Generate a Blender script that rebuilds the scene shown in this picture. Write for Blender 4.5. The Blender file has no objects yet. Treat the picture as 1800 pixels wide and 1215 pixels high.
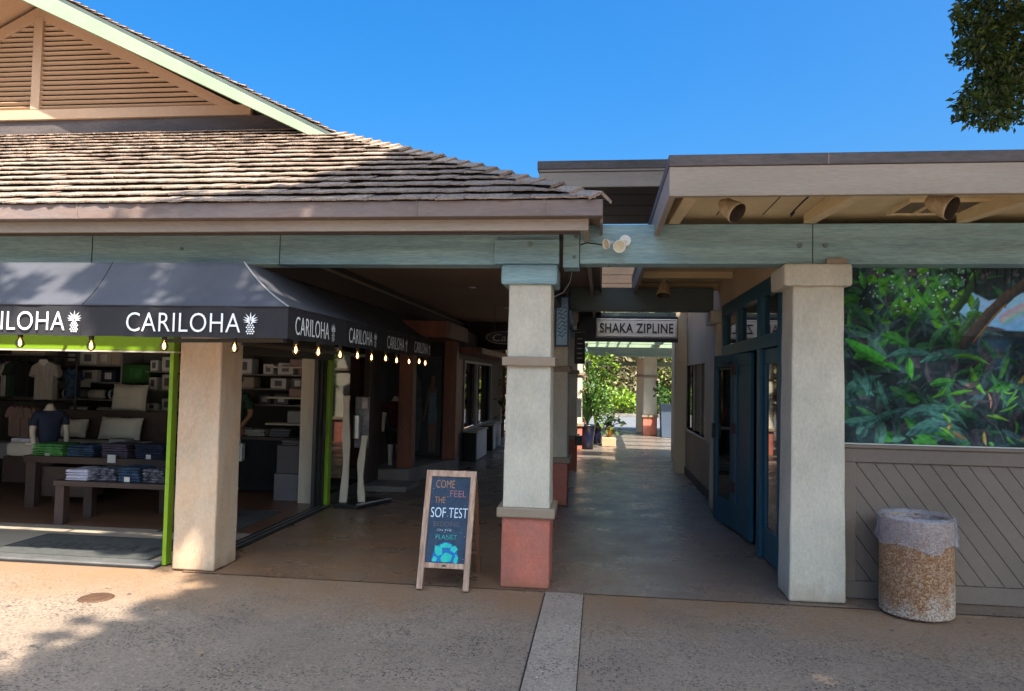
import bpy, bmesh, math, random
import numpy as np
from mathutils import Vector, Matrix, Quaternion, Euler
random.seed(7); rng = np.random.default_rng(11)
scn = bpy.context.scene
COL = scn.collection
R = math.radians

# ------------------------------------------------------------------ camera, sky, sun, exposure
yaw, pit, rol = R(6.85), R(2.53), 0.02
fwd = Vector((-math.sin(yaw)*math.cos(pit), math.cos(yaw)*math.cos(pit), math.sin(pit)))
r0 = Vector((math.cos(yaw), math.sin(yaw), 0)); u0 = r0.cross(fwd)
rr = r0*math.cos(rol)+u0*math.sin(rol); uu = u0*math.cos(rol)-r0*math.sin(rol)
cd = bpy.data.cameras.new('camera'); cam = bpy.data.objects.new('camera', cd); COL.objects.link(cam)
cd.sensor_width = 36; cd.lens = 26; cd.clip_start = .05; cd.clip_end = 800
cam.matrix_world = Matrix(((rr.x, uu.x, -fwd.x, 0), (rr.y, uu.y, -fwd.y, 0), (rr.z, uu.z, -fwd.z, 1.6), (0, 0, 0, 1)))
scn.camera = cam
SUN = Vector((.6, -1, 1.6)).normalized()
w = bpy.data.worlds.new("World"); scn.world = w; w.use_nodes = True
nt = w.node_tree; bg = nt.nodes['Background']
sky = nt.nodes.new('ShaderNodeTexSky'); sky.sky_type = 'NISHITA'; sky.sun_disc = False
sky.sun_elevation = math.asin(SUN.z); sky.sun_rotation = math.atan2(SUN.x, SUN.y)
sky.air_density = 1.0; sky.dust_density = 10.0; sky.ozone_density = 6.0; sky.altitude = 300
hs = nt.nodes.new('ShaderNodeHueSaturation'); hs.inputs['Saturation'].default_value = 1.45
tn_ = nt.nodes.new('ShaderNodeMix'); tn_.data_type = 'RGBA'; tn_.blend_type = 'MULTIPLY'; tn_.inputs['Factor'].default_value = 1; tn_.inputs['B'].default_value = (.80, .92, .90, 1)
nt.links.new(sky.outputs[0], hs.inputs['Color']); nt.links.new(hs.outputs[0], tn_.inputs['A']); nt.links.new(tn_.outputs['Result'], bg.inputs[0])
bg.inputs[1].default_value = 0.135
sd = bpy.data.lights.new('sun', 'SUN'); sd.energy = 4.7; sd.angle = R(.55); sd.color = (1, .905, .735)
so = bpy.data.objects.new('sun', sd); COL.objects.link(so); so.rotation_mode = 'QUATERNION'
so.rotation_quaternion = SUN.to_track_quat('Z', 'Y'); so.location = (6, -10, 20)
scn.view_settings.view_transform = 'Standard'; scn.view_settings.look = 'None'
scn.view_settings.exposure = 1.58; scn.view_settings.gamma = 1; scn.view_settings.use_curve_mapping = False
scn.render.engine = 'CYCLES'
scn.cycles.max_bounces = 10; scn.cycles.diffuse_bounces = 6; scn.cycles.transparent_max_bounces = 12

# ------------------------------------------------------------------ materials
def M(name, col, rough=.65, var=.12, scale=1.6, fine=.08, fscale=45, bump=.15, bscale=60, metal=0, rnd=0, col2=None, stretch=None, spec=.4, dirt=None):
    m = bpy.data.materials.new(name); m.use_nodes = True; n = m.node_tree; N = n.nodes; L = n.links
    b = N['Principled BSDF']; b.inputs['Roughness'].default_value = rough; b.inputs['Metallic'].default_value = metal
    b.inputs['Specular IOR Level'].default_value = spec
    tc = N.new('ShaderNodeTexCoord'); src = tc.outputs['Object']
    if stretch:
        mp = N.new('ShaderNodeMapping'); mp.inputs['Scale'].default_value = stretch; L.new(src, mp.inputs[0]); src = mp.outputs[0]
    def noise(s, d=4, r=.6):
        t = N.new('ShaderNodeTexNoise'); t.inputs['Scale'].default_value = s; t.inputs['Detail'].default_value = d; t.inputs['Roughness'].default_value = r
        L.new(src, t.inputs['Vector']); return t.outputs['Fac']
    def rampv(f, a, c, lo=.3, hi=.7):
        t = N.new('ShaderNodeMapRange'); t.inputs['From Min'].default_value = lo; t.inputs['From Max'].default_value = hi
        t.inputs['To Min'].default_value = a; t.inputs['To Max'].default_value = c; L.new(f, t.inputs['Value']); return t.outputs[0]
    def mulv(a, c):
        t = N.new('ShaderNodeMath'); t.operation = 'MULTIPLY'; L.new(a, t.inputs[0]); L.new(c, t.inputs[1]); return t.outputs[0]
    f = mulv(rampv(noise(scale), 1-var, 1+var), rampv(noise(fscale, 3), 1-fine, 1+fine))
    if rnd:
        oi = N.new('ShaderNodeObjectInfo'); f = mulv(f, rampv(oi.outputs['Random'], 1-rnd, 1+rnd, 0, 1))
    c2 = col2 or col
    mx = N.new('ShaderNodeMix'); mx.data_type = 'RGBA'; mx.inputs['A'].default_value = (*col, 1); mx.inputs['B'].default_value = (*c2, 1)
    L.new(rampv(noise(scale*1.7, 5), 0, 1, .4, .62), mx.inputs['Factor'])
    vm = N.new('ShaderNodeVectorMath'); vm.operation = 'SCALE'; L.new(mx.outputs['Result'], vm.inputs[0]); L.new(f, vm.inputs['Scale'])
    out = vm.outputs[0]
    if dirt:   # splash dirt near the ground: (height, colour, strength)
        sp = N.new('ShaderNodeSeparateXYZ'); L.new(tc.outputs['Object'], sp.inputs[0])
        a = N.new('ShaderNodeMath'); a.operation = 'MULTIPLY_ADD'; L.new(noise(6, 5), a.inputs[0]); a.inputs[1].default_value = dirt[0]*1.4; L.new(sp.outputs['Z'], a.inputs[2])
        g = rampv(a.outputs[0], dirt[2], 0, dirt[0]*.55, dirt[0]*1.5)
        m2 = N.new('ShaderNodeMix'); m2.data_type = 'RGBA'; L.new(g, m2.inputs['Factor']); L.new(out, m2.inputs['A']); m2.inputs['B'].default_value = (*dirt[1], 1); out = m2.outputs['Result']
    L.new(out, b.inputs['Base Color'])
    if bump:
        bp = N.new('ShaderNodeBump'); bp.inputs['Strength'].default_value = bump; bp.inputs['Distance'].default_value = .01
        L.new(noise(bscale, 4), bp.inputs['Height']); L.new(bp.outputs[0], b.inputs['Normal'])
    return m
def glassmat(name, tint=(.9, .95, .95), refl=.16):
    m = bpy.data.materials.new(name); m.use_nodes = True; n = m.node_tree; N = n.nodes; L = n.links; N.remove(N['Principled BSDF'])
    t = N.new('ShaderNodeBsdfTransparent'); t.inputs[0].default_value = (*tint, 1); g = N.new('ShaderNodeBsdfGlossy'); g.inputs['Roughness'].default_value = .03
    f = N.new('ShaderNodeFresnel'); f.inputs[0].default_value = 1.5; a = N.new('ShaderNodeMath'); a.operation = 'ADD'; a.inputs[1].default_value = refl; L.new(f.outputs[0], a.inputs[0])
    mx = N.new('ShaderNodeMixShader'); L.new(a.outputs[0], mx.inputs[0]); L.new(t.outputs[0], mx.inputs[1]); L.new(g.outputs[0], mx.inputs[2])
    L.new(mx.outputs[0], N['Material Output'].inputs[0]); return m
def emit(name, col, s):
    m = bpy.data.materials.new(name); m.use_nodes = True; b = m.node_tree.nodes['Principled BSDF']
    b.inputs['Base Color'].default_value = (*col, 1); b.inputs['Emission Color'].default_value = (*col, 1); b.inputs['Emission Strength'].default_value = s; return m
def leafmat(name, c1, c2, rough=.45):
    m = bpy.data.materials.new(name); m.use_nodes = True; n = m.node_tree; N = n.nodes; L = n.links; b = N['Principled BSDF']
    at = N.new('ShaderNodeAttribute'); at.attribute_name = 'tone'
    mx = N.new('ShaderNodeMix'); mx.data_type = 'RGBA'; mx.inputs['A'].default_value = (*c1, 1); mx.inputs['B'].default_value = (*c2, 1); L.new(at.outputs['Fac'], mx.inputs['Factor'])
    L.new(mx.outputs['Result'], b.inputs['Base Color']); b.inputs['Roughness'].default_value = rough
    tr = N.new('ShaderNodeBsdfTranslucent'); L.new(mx.outputs['Result'], tr.inputs[0]); ms = N.new('ShaderNodeMixShader'); ms.inputs[0].default_value = .3
    L.new(b.outputs[0], ms.inputs[1]); L.new(tr.outputs[0], ms.inputs[2]); L.new(ms.outputs[0], N['Material Output'].inputs[0]); return m

DIRT = (.16, (.20, .10, .05), .75)
stucco = M('stucco', (.52, .475, .39), .85, .13, 1.5, .09, 34, .3, 70, stretch=(1.6, 1.6, .9), col2=(.46, .43, .36), dirt=(.20, (.25, .17, .11), .55))
stucco_bounce_tint = M('stucco_bounce_tint', (.52, .37, .25), .85, .13, 1.6, .09, 34, .3, 70, stretch=(1.6, 1.6, .9), dirt=(.16, (.25, .16, .10), .55), col2=(.50, .39, .29))  # column stucco again, with warm bounce light mixed into the colour
stucco_tan = M('stucco_tan', (.52, .40, .27), .85, .1, 1.2, .06, 30, .3, 80)
terracotta = M('terracotta_paint', (.43, .135, .09), .8, .16, 3.0, .1, 34, .4, 60, col2=(.36, .13, .10), dirt=(.12, (.22, .10, .05), .7))
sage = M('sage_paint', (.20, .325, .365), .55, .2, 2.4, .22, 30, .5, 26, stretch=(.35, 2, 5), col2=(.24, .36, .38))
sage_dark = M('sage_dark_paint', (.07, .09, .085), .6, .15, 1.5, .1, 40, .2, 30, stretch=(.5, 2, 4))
mint = M('sage_sunlit_paint', (.22, .29, .20), .6, .1, 1.5, .06, 40, .15, 40)  # same paint as sage, with the sunlit tone put into the colour
taupe = M('taupe_trim_paint', (.26, .20, .145), .65, .1, 1.5, .06, 30, .2, 50)
fasciam = M('beige_fascia_paint', (.27, .225, .18), .6, .14, 1.4, .1, 40, .35, 30, stretch=(.4, 2, 3), col2=(.30, .24, .20))
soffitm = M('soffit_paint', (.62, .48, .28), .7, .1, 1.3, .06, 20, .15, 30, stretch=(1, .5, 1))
gablem = M('gable_paint', (.44, .30, .20), .65, .07, 1.0, .04, 30, .15, 40)
gutterm = M('bronze_gutter_metal', (.17, .12, .105), .5, .2, 1.2, .12, 25, .15, 20, col2=(.17, .135, .13), stretch=(.6, 3, 3))
bitumen = M('dark_roof_edge', (.085, .07, .07), .6, .3, 2.5, .2, 30, .3, 40, stretch=(.5, 1, 2))
shingle = M('weathered_shingle', (.38, .28, .215), .9, .22, 2.0, .5, 40, .9, 45, rnd=.15, col2=(.24, .185, .155))
brownwood = M('dark_brown_wood', (.05, .032, .024), .6, .25, 2, .15, 30, .3, 30)
redwood = M('reddish_timber', (.17, .055, .03), .55, .3, 2, .2, 20, .3, 30, stretch=(4, 4, .7))
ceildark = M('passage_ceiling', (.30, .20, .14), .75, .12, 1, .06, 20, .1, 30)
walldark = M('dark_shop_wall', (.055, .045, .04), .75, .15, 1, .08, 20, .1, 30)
shopwall = M('shop_wall_paint', (.16, .15, .14), .8, .08, 1, .05, 20, .05, 30)
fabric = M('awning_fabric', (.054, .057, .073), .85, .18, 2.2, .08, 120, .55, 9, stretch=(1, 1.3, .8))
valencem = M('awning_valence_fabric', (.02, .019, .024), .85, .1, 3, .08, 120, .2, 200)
white_print = M('white_print', (.80, .82, .86), .6, .02, 5, .02, 60, 0)
lime = M('lime_green_paint', (.17, .31, .012), .5, .06, 2, .04, 40, .05, 50)
alu = M('aluminium_track', (.42, .42, .42), .4, .2, 3, .1, 60, .1, 80, metal=.8)
darkmetal = M('dark_metal_frame', (.03, .03, .032), .4, .15, 3, .1, 60, .1, 80, metal=.3)
woodfloor = M('shop_wood_floor', (.15, .075, .045), .35, .2, 1.2, .15, 20, .1, 30, stretch=(.4, 6, 1))
tilefloor = M('shop_entry_tile', (.34, .29, .24), .5, .12, 2, .08, 50, .1, 60)
furn = M('dark_walnut', (.06, .038, .032), .5, .2, 2, .1, 30, .1, 40, stretch=(1, 4, 4))
offwhite = M('off_white_fabric', (.60, .57, .50), .9, .06, 4, .05, 80, .3, 120)
greyshelf = M('grey_shelf', (.28, .27, .27), .6, .08, 2, .04, 40, .05, 60)
whitebox = M('white_package', (.62, .62, .60), .55, .06, 6, .05, 60, .05, 60)
beigebox = M('beige_package', (.45, .38, .31), .6, .06, 6, .05, 60, .05, 60)
greybox = M('grey_package', (.13, .13, .14), .6, .08, 6, .05, 60, .05, 60)
navy = M('navy_cloth', (.02, .03, .065), .9, .15, 6, .15, 80, .3, 120)
bluec = M('blue_cloth', (.04, .09, .17), .9, .25, 9, .2, 60, .3, 120, col2=(.015, .03, .06))
greenc = M('green_cloth', (.05, .17, .05), .9, .2, 8, .2, 60, .3, 120, col2=(.08, .3, .08))
purplec = M('purple_cloth', (.08, .065, .10), .9, .2, 8, .2, 60, .3, 120)
lavender = M('pale_lavender_cloth', (.52, .52, .64), .9, .08, 8, .08, 60, .3, 120)
patternc = M('patterned_navy_cloth', (.015, .02, .04), .9, .1, 14, .5, 90, .3, 120, col2=(.18, .19, .23))
pinkc = M('faded_pink_cloth', (.33, .22, .20), .9, .1, 8, .1, 60, .3, 120)
stripec = M('striped_grey_cloth', (.40, .38, .35), .9, .12, 2, .12, 30, .3, 120, stretch=(12, 1, .2))
blackc = M('black_cloth', (.012, .013, .016), .9, .15, 6, .1, 80, .3, 120)
maroonc = M('maroon_print_cloth', (.10, .012, .02), .9, .2, 8, .3, 40, .3, 120, col2=(.02, .01, .012))
darkgreenc = M('dark_green_cloth', (.02, .05, .035), .9, .1, 6, .1, 80, .3, 120)
brownshort = M('brown_cloth', (.10, .07, .055), .9, .1, 6, .1, 80, .3, 120)
skinm = M('skin', (.33, .17, .11), .55, .05, 6, .03, 60, .05, 80)
hairm = M('hair', (.03, .02, .015), .6, .2, 30, .2, 80, .3, 80)
mannq = M('mannequin_plastic', (.55, .50, .42), .5, .03, 3, .02, 30, 0)
boxgreen = M('green_gift_box', (.03, .13, .03), .5, .06, 3, .05, 40, .05, 60)
matm = M('entrance_mat', (.065, .068, .07), .95, .15, 6, .3, 150, .5, 200)
matedge = M('mat_border', (.02, .02, .02), .8, .1, 6, .1, 60, .1, 60)
teal = M('teal_door_paint', (.012, .075, .12), .45, .12, 2, .06, 40, .12, 40, stretch=(2, 2, .5))
rust = M('rusty_hinge', (.07, .028, .02), .7, .3, 12, .2, 60, .3, 60)
glass = glassmat('window_glass'); glass_dark = glassmat('dark_window_glass', (.30, .32, .33), .0)
doorglass = glassmat('door_glass', (.45, .48, .5), .22)
plankm = M('taupe_plank_paint', (.155, .122, .10), .7, .1, 1.3, .05, 30, .2, 40, rnd=.06)
blackgap = M('shadow_gap', (.02, .016, .014), .9, .1, 2, .05, 30, 0)
whitepl = M('white_plastic', (.72, .72, .68), .4, .05, 5, .04, 30, .05, 60)
lens = M('lamp_lens', (.55, .50, .36), .25, .1, 20, .1, 60, .2, 60)
signgrey = M('sign_face', (.62, .54, .48), .6, .06, 3, .04, 40, .05, 60)
blackpaint = M('black_paint', (.012, .012, .013), .5, .1, 3, .05, 40, .1, 60)
concrete = M('step_concrete', (.17, .15, .14), .85, .2, 2, .12, 40, .4, 50)
chalk_blk = M('chalkboard', (.022, .045, .085), .75, .25, 6, .2, 30, .1, 60)
oldwood = M('weathered_pale_wood', (.46, .32, .24), .75, .25, 3, .2, 25, .6, 40, stretch=(8, 8, 1), col2=(.33, .20, .14))
backwood = M('brown_wood_leg', (.17, .08, .045), .7, .25, 3, .2, 25, .3, 40, stretch=(8, 8, 1))
palewood = M('pale_wood', (.50, .44, .35), .7, .1, 3, .08, 25, .2, 40, stretch=(8, 8, 1))
plastic_bag = M('plastic_bag_dummy', (.6, .6, .6))
navypot = M('dark_blue_glazed_pot', (.012, .015, .04), .25, .2, 6, .1, 40, .1, 30)
orangepot = M('ochre_pot', (.50, .25, .05), .6, .2, 4, .1, 40, .2, 30)
bark = M('bark', (.10, .07, .05), .9, .3, 6, .25, 30, .9, 25, stretch=(3, 3, .6))
soil = M('soil', (.04, .025, .018), .95)
ironm = M('rusty_iron_cover', (.085, .045, .028), .7, .2, 8, .2, 60, .5, 50)
leaf_dark = leafmat('tree_leaf', (.014, .036, .012), (.12, .17, .028))
leaf_bright = leafmat('bright_shrub_leaf', (.04, .11, .012), (.28, .42, .03))
leaf_mid = leafmat('plant_leaf', (.02, .065, .015), (.11, .22, .04))
leaf_dry = leafmat('dry_leaf', (.09, .08, .04), (.34, .30, .16))
leaf_flower = leafmat('flower_petals', (.5, .06, .02), (.7, .2, .25))

# bag film
bagm = bpy.data.materials.new('clear_bag_film'); bagm.use_nodes = True; _n = bagm.node_tree
_b = _n.nodes['Principled BSDF']; _b.inputs['Base Color'].default_value = (.50, .53, .62, 1); _b.inputs['Roughness'].default_value = .3
_t = _n.nodes.new('ShaderNodeBsdfTransparent'); _m = _n.nodes.new('ShaderNodeMixShader'); _m.inputs[0].default_value = .26
_n.links.new(_t.outputs[0], _m.inputs[1]); _n.links.new(_b.outputs[0], _m.inputs[2]); _n.links.new(_m.outputs[0], _n.nodes['Material Output'].inputs[0])
_tc = _n.nodes.new('ShaderNodeTexCoord'); _nz = _n.nodes.new('ShaderNodeTexNoise'); _nz.inputs['Scale'].default_value = 22
_mp = _n.nodes.new('ShaderNodeMapping'); _mp.inputs['Scale'].default_value = (1, 1, .4); _n.links.new(_tc.outputs['Object'], _mp.inputs[0]); _n.links.new(_mp.outputs[0], _nz.inputs['Vector'])
_bp = _n.nodes.new('ShaderNodeBump'); _bp.inputs['Strength'].default_value = .9; _bp.inputs['Distance'].default_value = .02; _n.links.new(_nz.outputs['Fac'], _bp.inputs['Height']); _n.links.new(_bp.outputs[0], _b.inputs['Normal'])

# exposed aggregate for bin
def aggregate():
    m = bpy.data.materials.new('pebble_aggregate'); m.use_nodes = True; n = m.node_tree; N = n.nodes; L = n.links; b = N['Principled BSDF']; b.inputs['Roughness'].default_value = .75
    tc = N.new('ShaderNodeTexCoord'); v = N.new('ShaderNodeTexVoronoi'); v.inputs['Scale'].default_value = 95; L.new(tc.outputs['Object'], v.inputs['Vector'])
    cr = N.new('ShaderNodeValToRGB'); cr.color_ramp.elements[0].color = (.17, .065, .02, 1); cr.color_ramp.elements[1].color = (.46, .27, .13, 1)
    e = cr.color_ramp.elements.new(.45); e.color = (.27, .13, .055, 1); e = cr.color_ramp.elements.new(.8); e.color = (.30, .22, .16, 1)
    sp = N.new('ShaderNodeSeparateColor'); L.new(v.outputs['Color'], sp.inputs[0]); L.new(sp.outputs[0], cr.inputs[0])
    # pale worn zone in irregular tongues from the bottom
    xyz = N.new('ShaderNodeSeparateXYZ'); L.new(tc.outputs['Object'], xyz.inputs[0])
    nz = N.new('ShaderNodeTexNoise'); nz.inputs['Scale'].default_value = 7; nz.inputs['Detail'].default_value = 5; mp = N.new('ShaderNodeMapping'); mp.inputs['Scale'].default_value = (1, 1, .35)
    L.new(tc.outputs['Object'], mp.inputs[0]); L.new(mp.outputs[0], nz.inputs['Vector'])
    a = N.new('ShaderNodeMath'); a.operation = 'MULTIPLY_ADD'; L.new(nz.outputs['Fac'], a.inputs[0]); a.inputs[1].default_value = -.6; L.new(xyz.outputs['Z'], a.inputs[2])
    mr = N.new('ShaderNodeMapRange'); mr.inputs['From Min'].default_value = -.24; mr.inputs['From Max'].default_value = -.12; mr.inputs['To Min'].default_value = .8; mr.inputs['To Max'].default_value = 0; L.new(a.outputs[0], mr.inputs['Value'])
    v2 = N.new('ShaderNodeMath'); v2.operation = 'MULTIPLY'; L.new(mr.outputs[0], v2.inputs[0]); r2 = N.new('ShaderNodeMapRange'); r2.inputs['From Min'].default_value = .25; r2.inputs['From Max'].default_value = .7; L.new(sp.outputs[1], r2.inputs['Value']); L.new(r2.outputs[0], v2.inputs[1])
    mx = N.new('ShaderNodeMix'); mx.data_type = 'RGBA'; L.new(v2.outputs[0], mx.inputs['Factor']); L.new(cr.outputs[0], mx.inputs['A']); mx.inputs['B'].default_value = (.48, .45, .40, 1)
    L.new(mx.outputs['Result'], b.inputs['Base Color'])
    bp = N.new('ShaderNodeBump'); bp.inputs['Strength'].default_value = .8; bp.inputs['Distance'].default_value = .006; bp.invert = True; L.new(v.outputs['Distance'], bp.inputs['Height']); L.new(bp.outputs[0], b.inputs['Normal'])
    return m
aggm = aggregate()

def groundmat(name, base, dark, red, redband, gloss=False):
    m = bpy.data.materials.new(name); m.use_nodes = True; n = m.node_tree; N = n.nodes; L = n.links; b = N['Principled BSDF']
    ge = N.new('ShaderNodeNewGeometry'); P = ge.outputs['Position']
    def noise(s, d=4, r=.6):
        t = N.new('ShaderNodeTexNoise'); t.inputs['Scale'].default_value = s; t.inputs['Detail'].default_value = d; t.inputs['Roughness'].default_value = r; L.new(P, t.inputs['Vector']); return t.outputs['Fac']
    def mr(f, lo, hi, a, c):
        t = N.new('ShaderNodeMapRange'); t.inputs['From Min'].default_value = lo; t.inputs['From Max'].default_value = hi; t.inputs['To Min'].default_value = a; t.inputs['To Max'].default_value = c; L.new(f, t.inputs['Value']); return t.outputs[0]
    def mth(op, a, c):
        t = N.new('ShaderNodeMath'); t.operation = op
        for i, q in enumerate((a, c)):
            if isinstance(q, (int, float)): t.inputs[i].default_value = q
            else: L.new(q, t.inputs[i])
        return t.outputs[0]
    def mix(f, a, c):
        t = N.new('ShaderNodeMix'); t.data_type = 'RGBA'; L.new(f, t.inputs['Factor'])
        for k, q in (('A', a), ('B', c)):
            if isinstance(q, tuple): t.inputs[k].default_value = (*q, 1)
            else: L.new(q, t.inputs[k])
        return t.outputs['Result']
    c = mix(mr(noise(.9, 6), .35, .65, 0, 1), base, tuple(x*.8 for x in base))
    # aggregate speckle, dark pits and pale chips
    v = N.new('ShaderNodeTexVoronoi'); v.inputs['Scale'].default_value = 60; L.new(P, v.inputs['Vector']); sc = N.new('ShaderNodeSeparateColor'); L.new(v.outputs['Color'], sc.inputs[0])
    pit = mth('MULTIPLY', mr(sc.outputs[0], .55, .63, 0, 1), mr(v.outputs['Distance'], .35, .55, 1, 0))
    pit = mth('MULTIPLY', pit, mr(noise(2.2, 3), .38, .6, .25, 1))
    c = mix(mth('MULTIPLY', pit, .95), c, dark)
    chip = mth('MULTIPLY', mr(sc.outputs[1], .9, .95, 0, 1), mr(v.outputs['Distance'], .25, .45, 1, 0)); c = mix(mth('MULTIPLY', chip, .55), c, tuple(min(1, x*2.0) for x in base))
    c = mix(mth('MULTIPLY', mr(noise(48, 6, .8), .5, .6, 0, 1), .62), c, tuple(x*.42 for x in base))
    # red dust
    xyz = N.new('ShaderNodeSeparateXYZ'); L.new(P, xyz.inputs[0])
    y = mth('ADD', xyz.outputs['Y'], mth('MULTIPLY', mth('ADD', noise(1.3, 5), -.5), 1.6))
    band = mth('MULTIPLY', mr(y, redband[0], redband[1], 0, 1), mr(y, redband[2], redband[3], 1, 0))
    band = mth('MULTIPLY', band, mr(xyz.outputs['X'], -.8, .6, 1, .4) if gloss else mr(xyz.outputs['X'], 2.6, 3.6, 1, .35))
    c = mix(mth('MULTIPLY', band, mr(noise(2.5, 5), .3, .65, .45, .95)), c, red)
    # stains
    c = mix(mth('MULTIPLY', mr(noise(.55, 6, .7), .54, .68, 0, 1), .5), c, tuple(x*.5 for x in base))
    c = mix(mth('MULTIPLY', mr(noise(3.1, 7, .75), .55, .70, 0, 1), .4), c, tuple(x*.6 for x in base))
    c = mix(mth('MULTIPLY', mr(noise(4.3, 6, .8), .60, .74, 0, 1), .45), c, tuple(min(1, x*1.5) for x in base))
    # hairline cracks
    vc = N.new('ShaderNodeTexVoronoi'); vc.feature = 'DISTANCE_TO_EDGE'; vc.inputs['Scale'].default_value = .55
    wv = N.new('ShaderNodeVectorMath'); wv.operation = 'ADD'; nzc = N.new('ShaderNodeTexNoise'); nzc.inputs['Scale'].default_value = 2.5; nzc.inputs['Detail'].default_value = 6; L.new(P, nzc.inputs['Vector']); L.new(P, wv.inputs[0]); L.new(nzc.outputs['Color'], wv.inputs[1]); L.new(wv.outputs[0], vc.inputs['Vector'])
    crack = mth('MULTIPLY', mr(vc.outputs['Distance'], .0015, .006, 1, 0), mr(noise(.8, 2), .52, .62, 0, .6)); c = mix(crack, c, tuple(x*.35 for x in base))
    L.new(c, b.inputs['Base Color'])
    if gloss:
        ro = mr(noise(1.8, 6, .7), .35, .65, .20, .46); L.new(ro, b.inputs['Roughness']); b.inputs['Specular IOR Level'].default_value = .6
    else: b.inputs['Roughness'].default_value = .85
    bp = N.new('ShaderNodeBump'); bp.inputs['Strength'].default_value = .32 if gloss else .55; bp.inputs['Distance'].default_value = .008
    h = mth('ADD', noise(55, 5, .7), mth('MULTIPLY', pit, -.7)); L.new(h, bp.inputs['Height']); L.new(bp.outputs[0], b.inputs['Normal'])
    return m
ground_m = groundmat('aggregate_pavement', (.265, .203, .158), (.030, .026, .023), (.235, .135, .072), (4.7, 5.5, 30, 31))
walk_m = groundmat('sealed_walkway_concrete', (.20, .165, .14), (.04, .036, .033), (.225, .125, .07), (4.6, 5.0, 7.6, 9.8), gloss=True)
strip_m = groundmat('pale_concrete_strip', (.36, .29, .235), (.07, .065, .065), (.33, .27, .22), (50, 51, 60, 61))
road_m = groundmat('far_asphalt', (.14, .15, .17), (.04, .04, .04), (.2, .2, .2), (50, 51, 60, 61))

# ------------------------------------------------------------------ helpers
ORG = {}
def thing(name, label, cat, loc=(0, 0, 0), group=None, rz=0, rx=0):
    o = bpy.data.objects.new(name, None); COL.objects.link(o); o.location = loc; o.rotation_euler = (rx, 0, rz)
    o.empty_display_size = .1
    o['label'] = label; o['category'] = cat
    if group: o['group'] = group
    ORG[o] = Vector(loc); return o
class MB:
    def __init__(s): s.v = []; s.f = []
    def add(s, vs, fs):
        n = len(s.v); s.v += [tuple(q) for q in vs]; s.f += [tuple(i+n for i in f) for f in fs]; return s
    def box(s, x0, x1, y0, y1, z0, z1, mat=None):
        vs = [(x0, y0, z0), (x1, y0, z0), (x1, y1, z0), (x0, y1, z0), (x0, y0, z1), (x1, y0, z1), (x1, y1, z1), (x0, y1, z1)]
        if mat is not None: vs = [mat @ Vector(q) for q in vs]
        return s.add(vs, [(3, 2, 1, 0), (4, 5, 6, 7), (0, 1, 5, 4), (1, 2, 6, 5), (2, 3, 7, 6), (3, 0, 4, 7)])
    def prism(s, poly, d0, d1, axis='y'):
        n = len(poly)
        def p(a, b, d): return {'y': (a, d, b), 'x': (d, a, b), 'z': (a, b, d)}[axis]
        vs = [p(a, b, d0) for a, b in poly]+[p(a, b, d1) for a, b in poly]
        return s.add(vs, [tuple(range(n)), tuple(range(2*n-1, n-1, -1))]+[(i, i+n, (i+1) % n+n, (i+1) % n) for i in range(n)])
    def bar(s, a, b, wd, ht=None):
        a = Vector(a); b = Vector(b); d = b-a; ht = ht or wd; q = d.to_track_quat('Z', 'Y')
        m = Matrix.Translation(a) @ q.to_matrix().to_4x4(); return s.box(-wd/2, wd/2, -ht/2, ht/2, 0, d.length, m)
    def tube(s, pts, rad, seg=8, cap=True):
        pts = [Vector(p) for p in pts]; rad = rad if isinstance(rad, (list, tuple)) else [rad]*len(pts); n = len(s.v); k = len(pts)
        for i, p in enumerate(pts):
            d = (pts[min(i+1, k-1)]-pts[max(i-1, 0)]); q = d.to_track_quat('Z', 'Y')
            for j in range(seg):
                a = 2*math.pi*j/seg; s.v.append(tuple(p+q @ Vector((rad[i]*math.cos(a), rad[i]*math.sin(a), 0))))
        for i in range(k-1):
            for j in range(seg): s.f.append((n+i*seg+j, n+i*seg+(j+1) % seg, n+(i+1)*seg+(j+1) % seg, n+(i+1)*seg+j))
        if cap: s.f.append(tuple(n+j for j in range(seg))[::-1]); s.f.append(tuple(n+(k-1)*seg+j for j in range(seg)))
        return s
    def lathe(s, prof, c=(0, 0, 0), seg=20, sx=1, sy=1, jit=0):
        n = len(s.v); k = len(prof)
        for i, (r, z) in enumerate(prof):
            for j in range(seg):
                a = 2*math.pi*j/seg; s.v.append((c[0]+r*sx*math.cos(a), c[1]+r*sy*math.sin(a), c[2]+z))
        for i in range(k-1):
            for j in range(seg): s.f.append((n+i*seg+j, n+i*seg+(j+1) % seg, n+(i+1)*seg+(j+1) % seg, n+(i+1)*seg+j))
        return s
    def mesh(s, name, mat, off=Vector((0, 0, 0)), smooth=False):
        me = bpy.data.meshes.new(name); me.from_pydata([tuple(Vector(q)-off) for q in s.v], [], s.f)
        if mat: me.materials.append(mat)
        bm = bmesh.new(); bm.from_mesh(me); bmesh.ops.recalc_face_normals(bm, faces=bm.faces); bm.to_mesh(me); bm.free()
        if smooth: me.polygons.foreach_set('use_smooth', [True]*len(me.polygons))
        me.update(); return me
    def build(s, name, mat, parent=None, local=False, bevel=0, smooth=False, label=None, kind=None):
        off = Vector((0, 0, 0)) if (local or parent is None) else ORG.get(parent, Vector((0, 0, 0)))
        o = bpy.data.objects.new(name, s.mesh(name, mat, off, smooth)); COL.objects.link(o)
        if parent is not None: o.parent = parent; ORG[o] = off
        if bevel:
            b = o.modifiers.new('bevel', 'BEVEL'); b.width = bevel; b.segments = 2; b.limit_method = 'ANGLE'
        if label: o['label'] = label
        if kind: o['kind'] = kind
        return o
def tag(o, label, cat, group=None):
    o['label'] = label; o['category'] = cat
    if group: o['group'] = group
    return o
def struct(o): o['kind'] = 'structure'; return o
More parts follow.
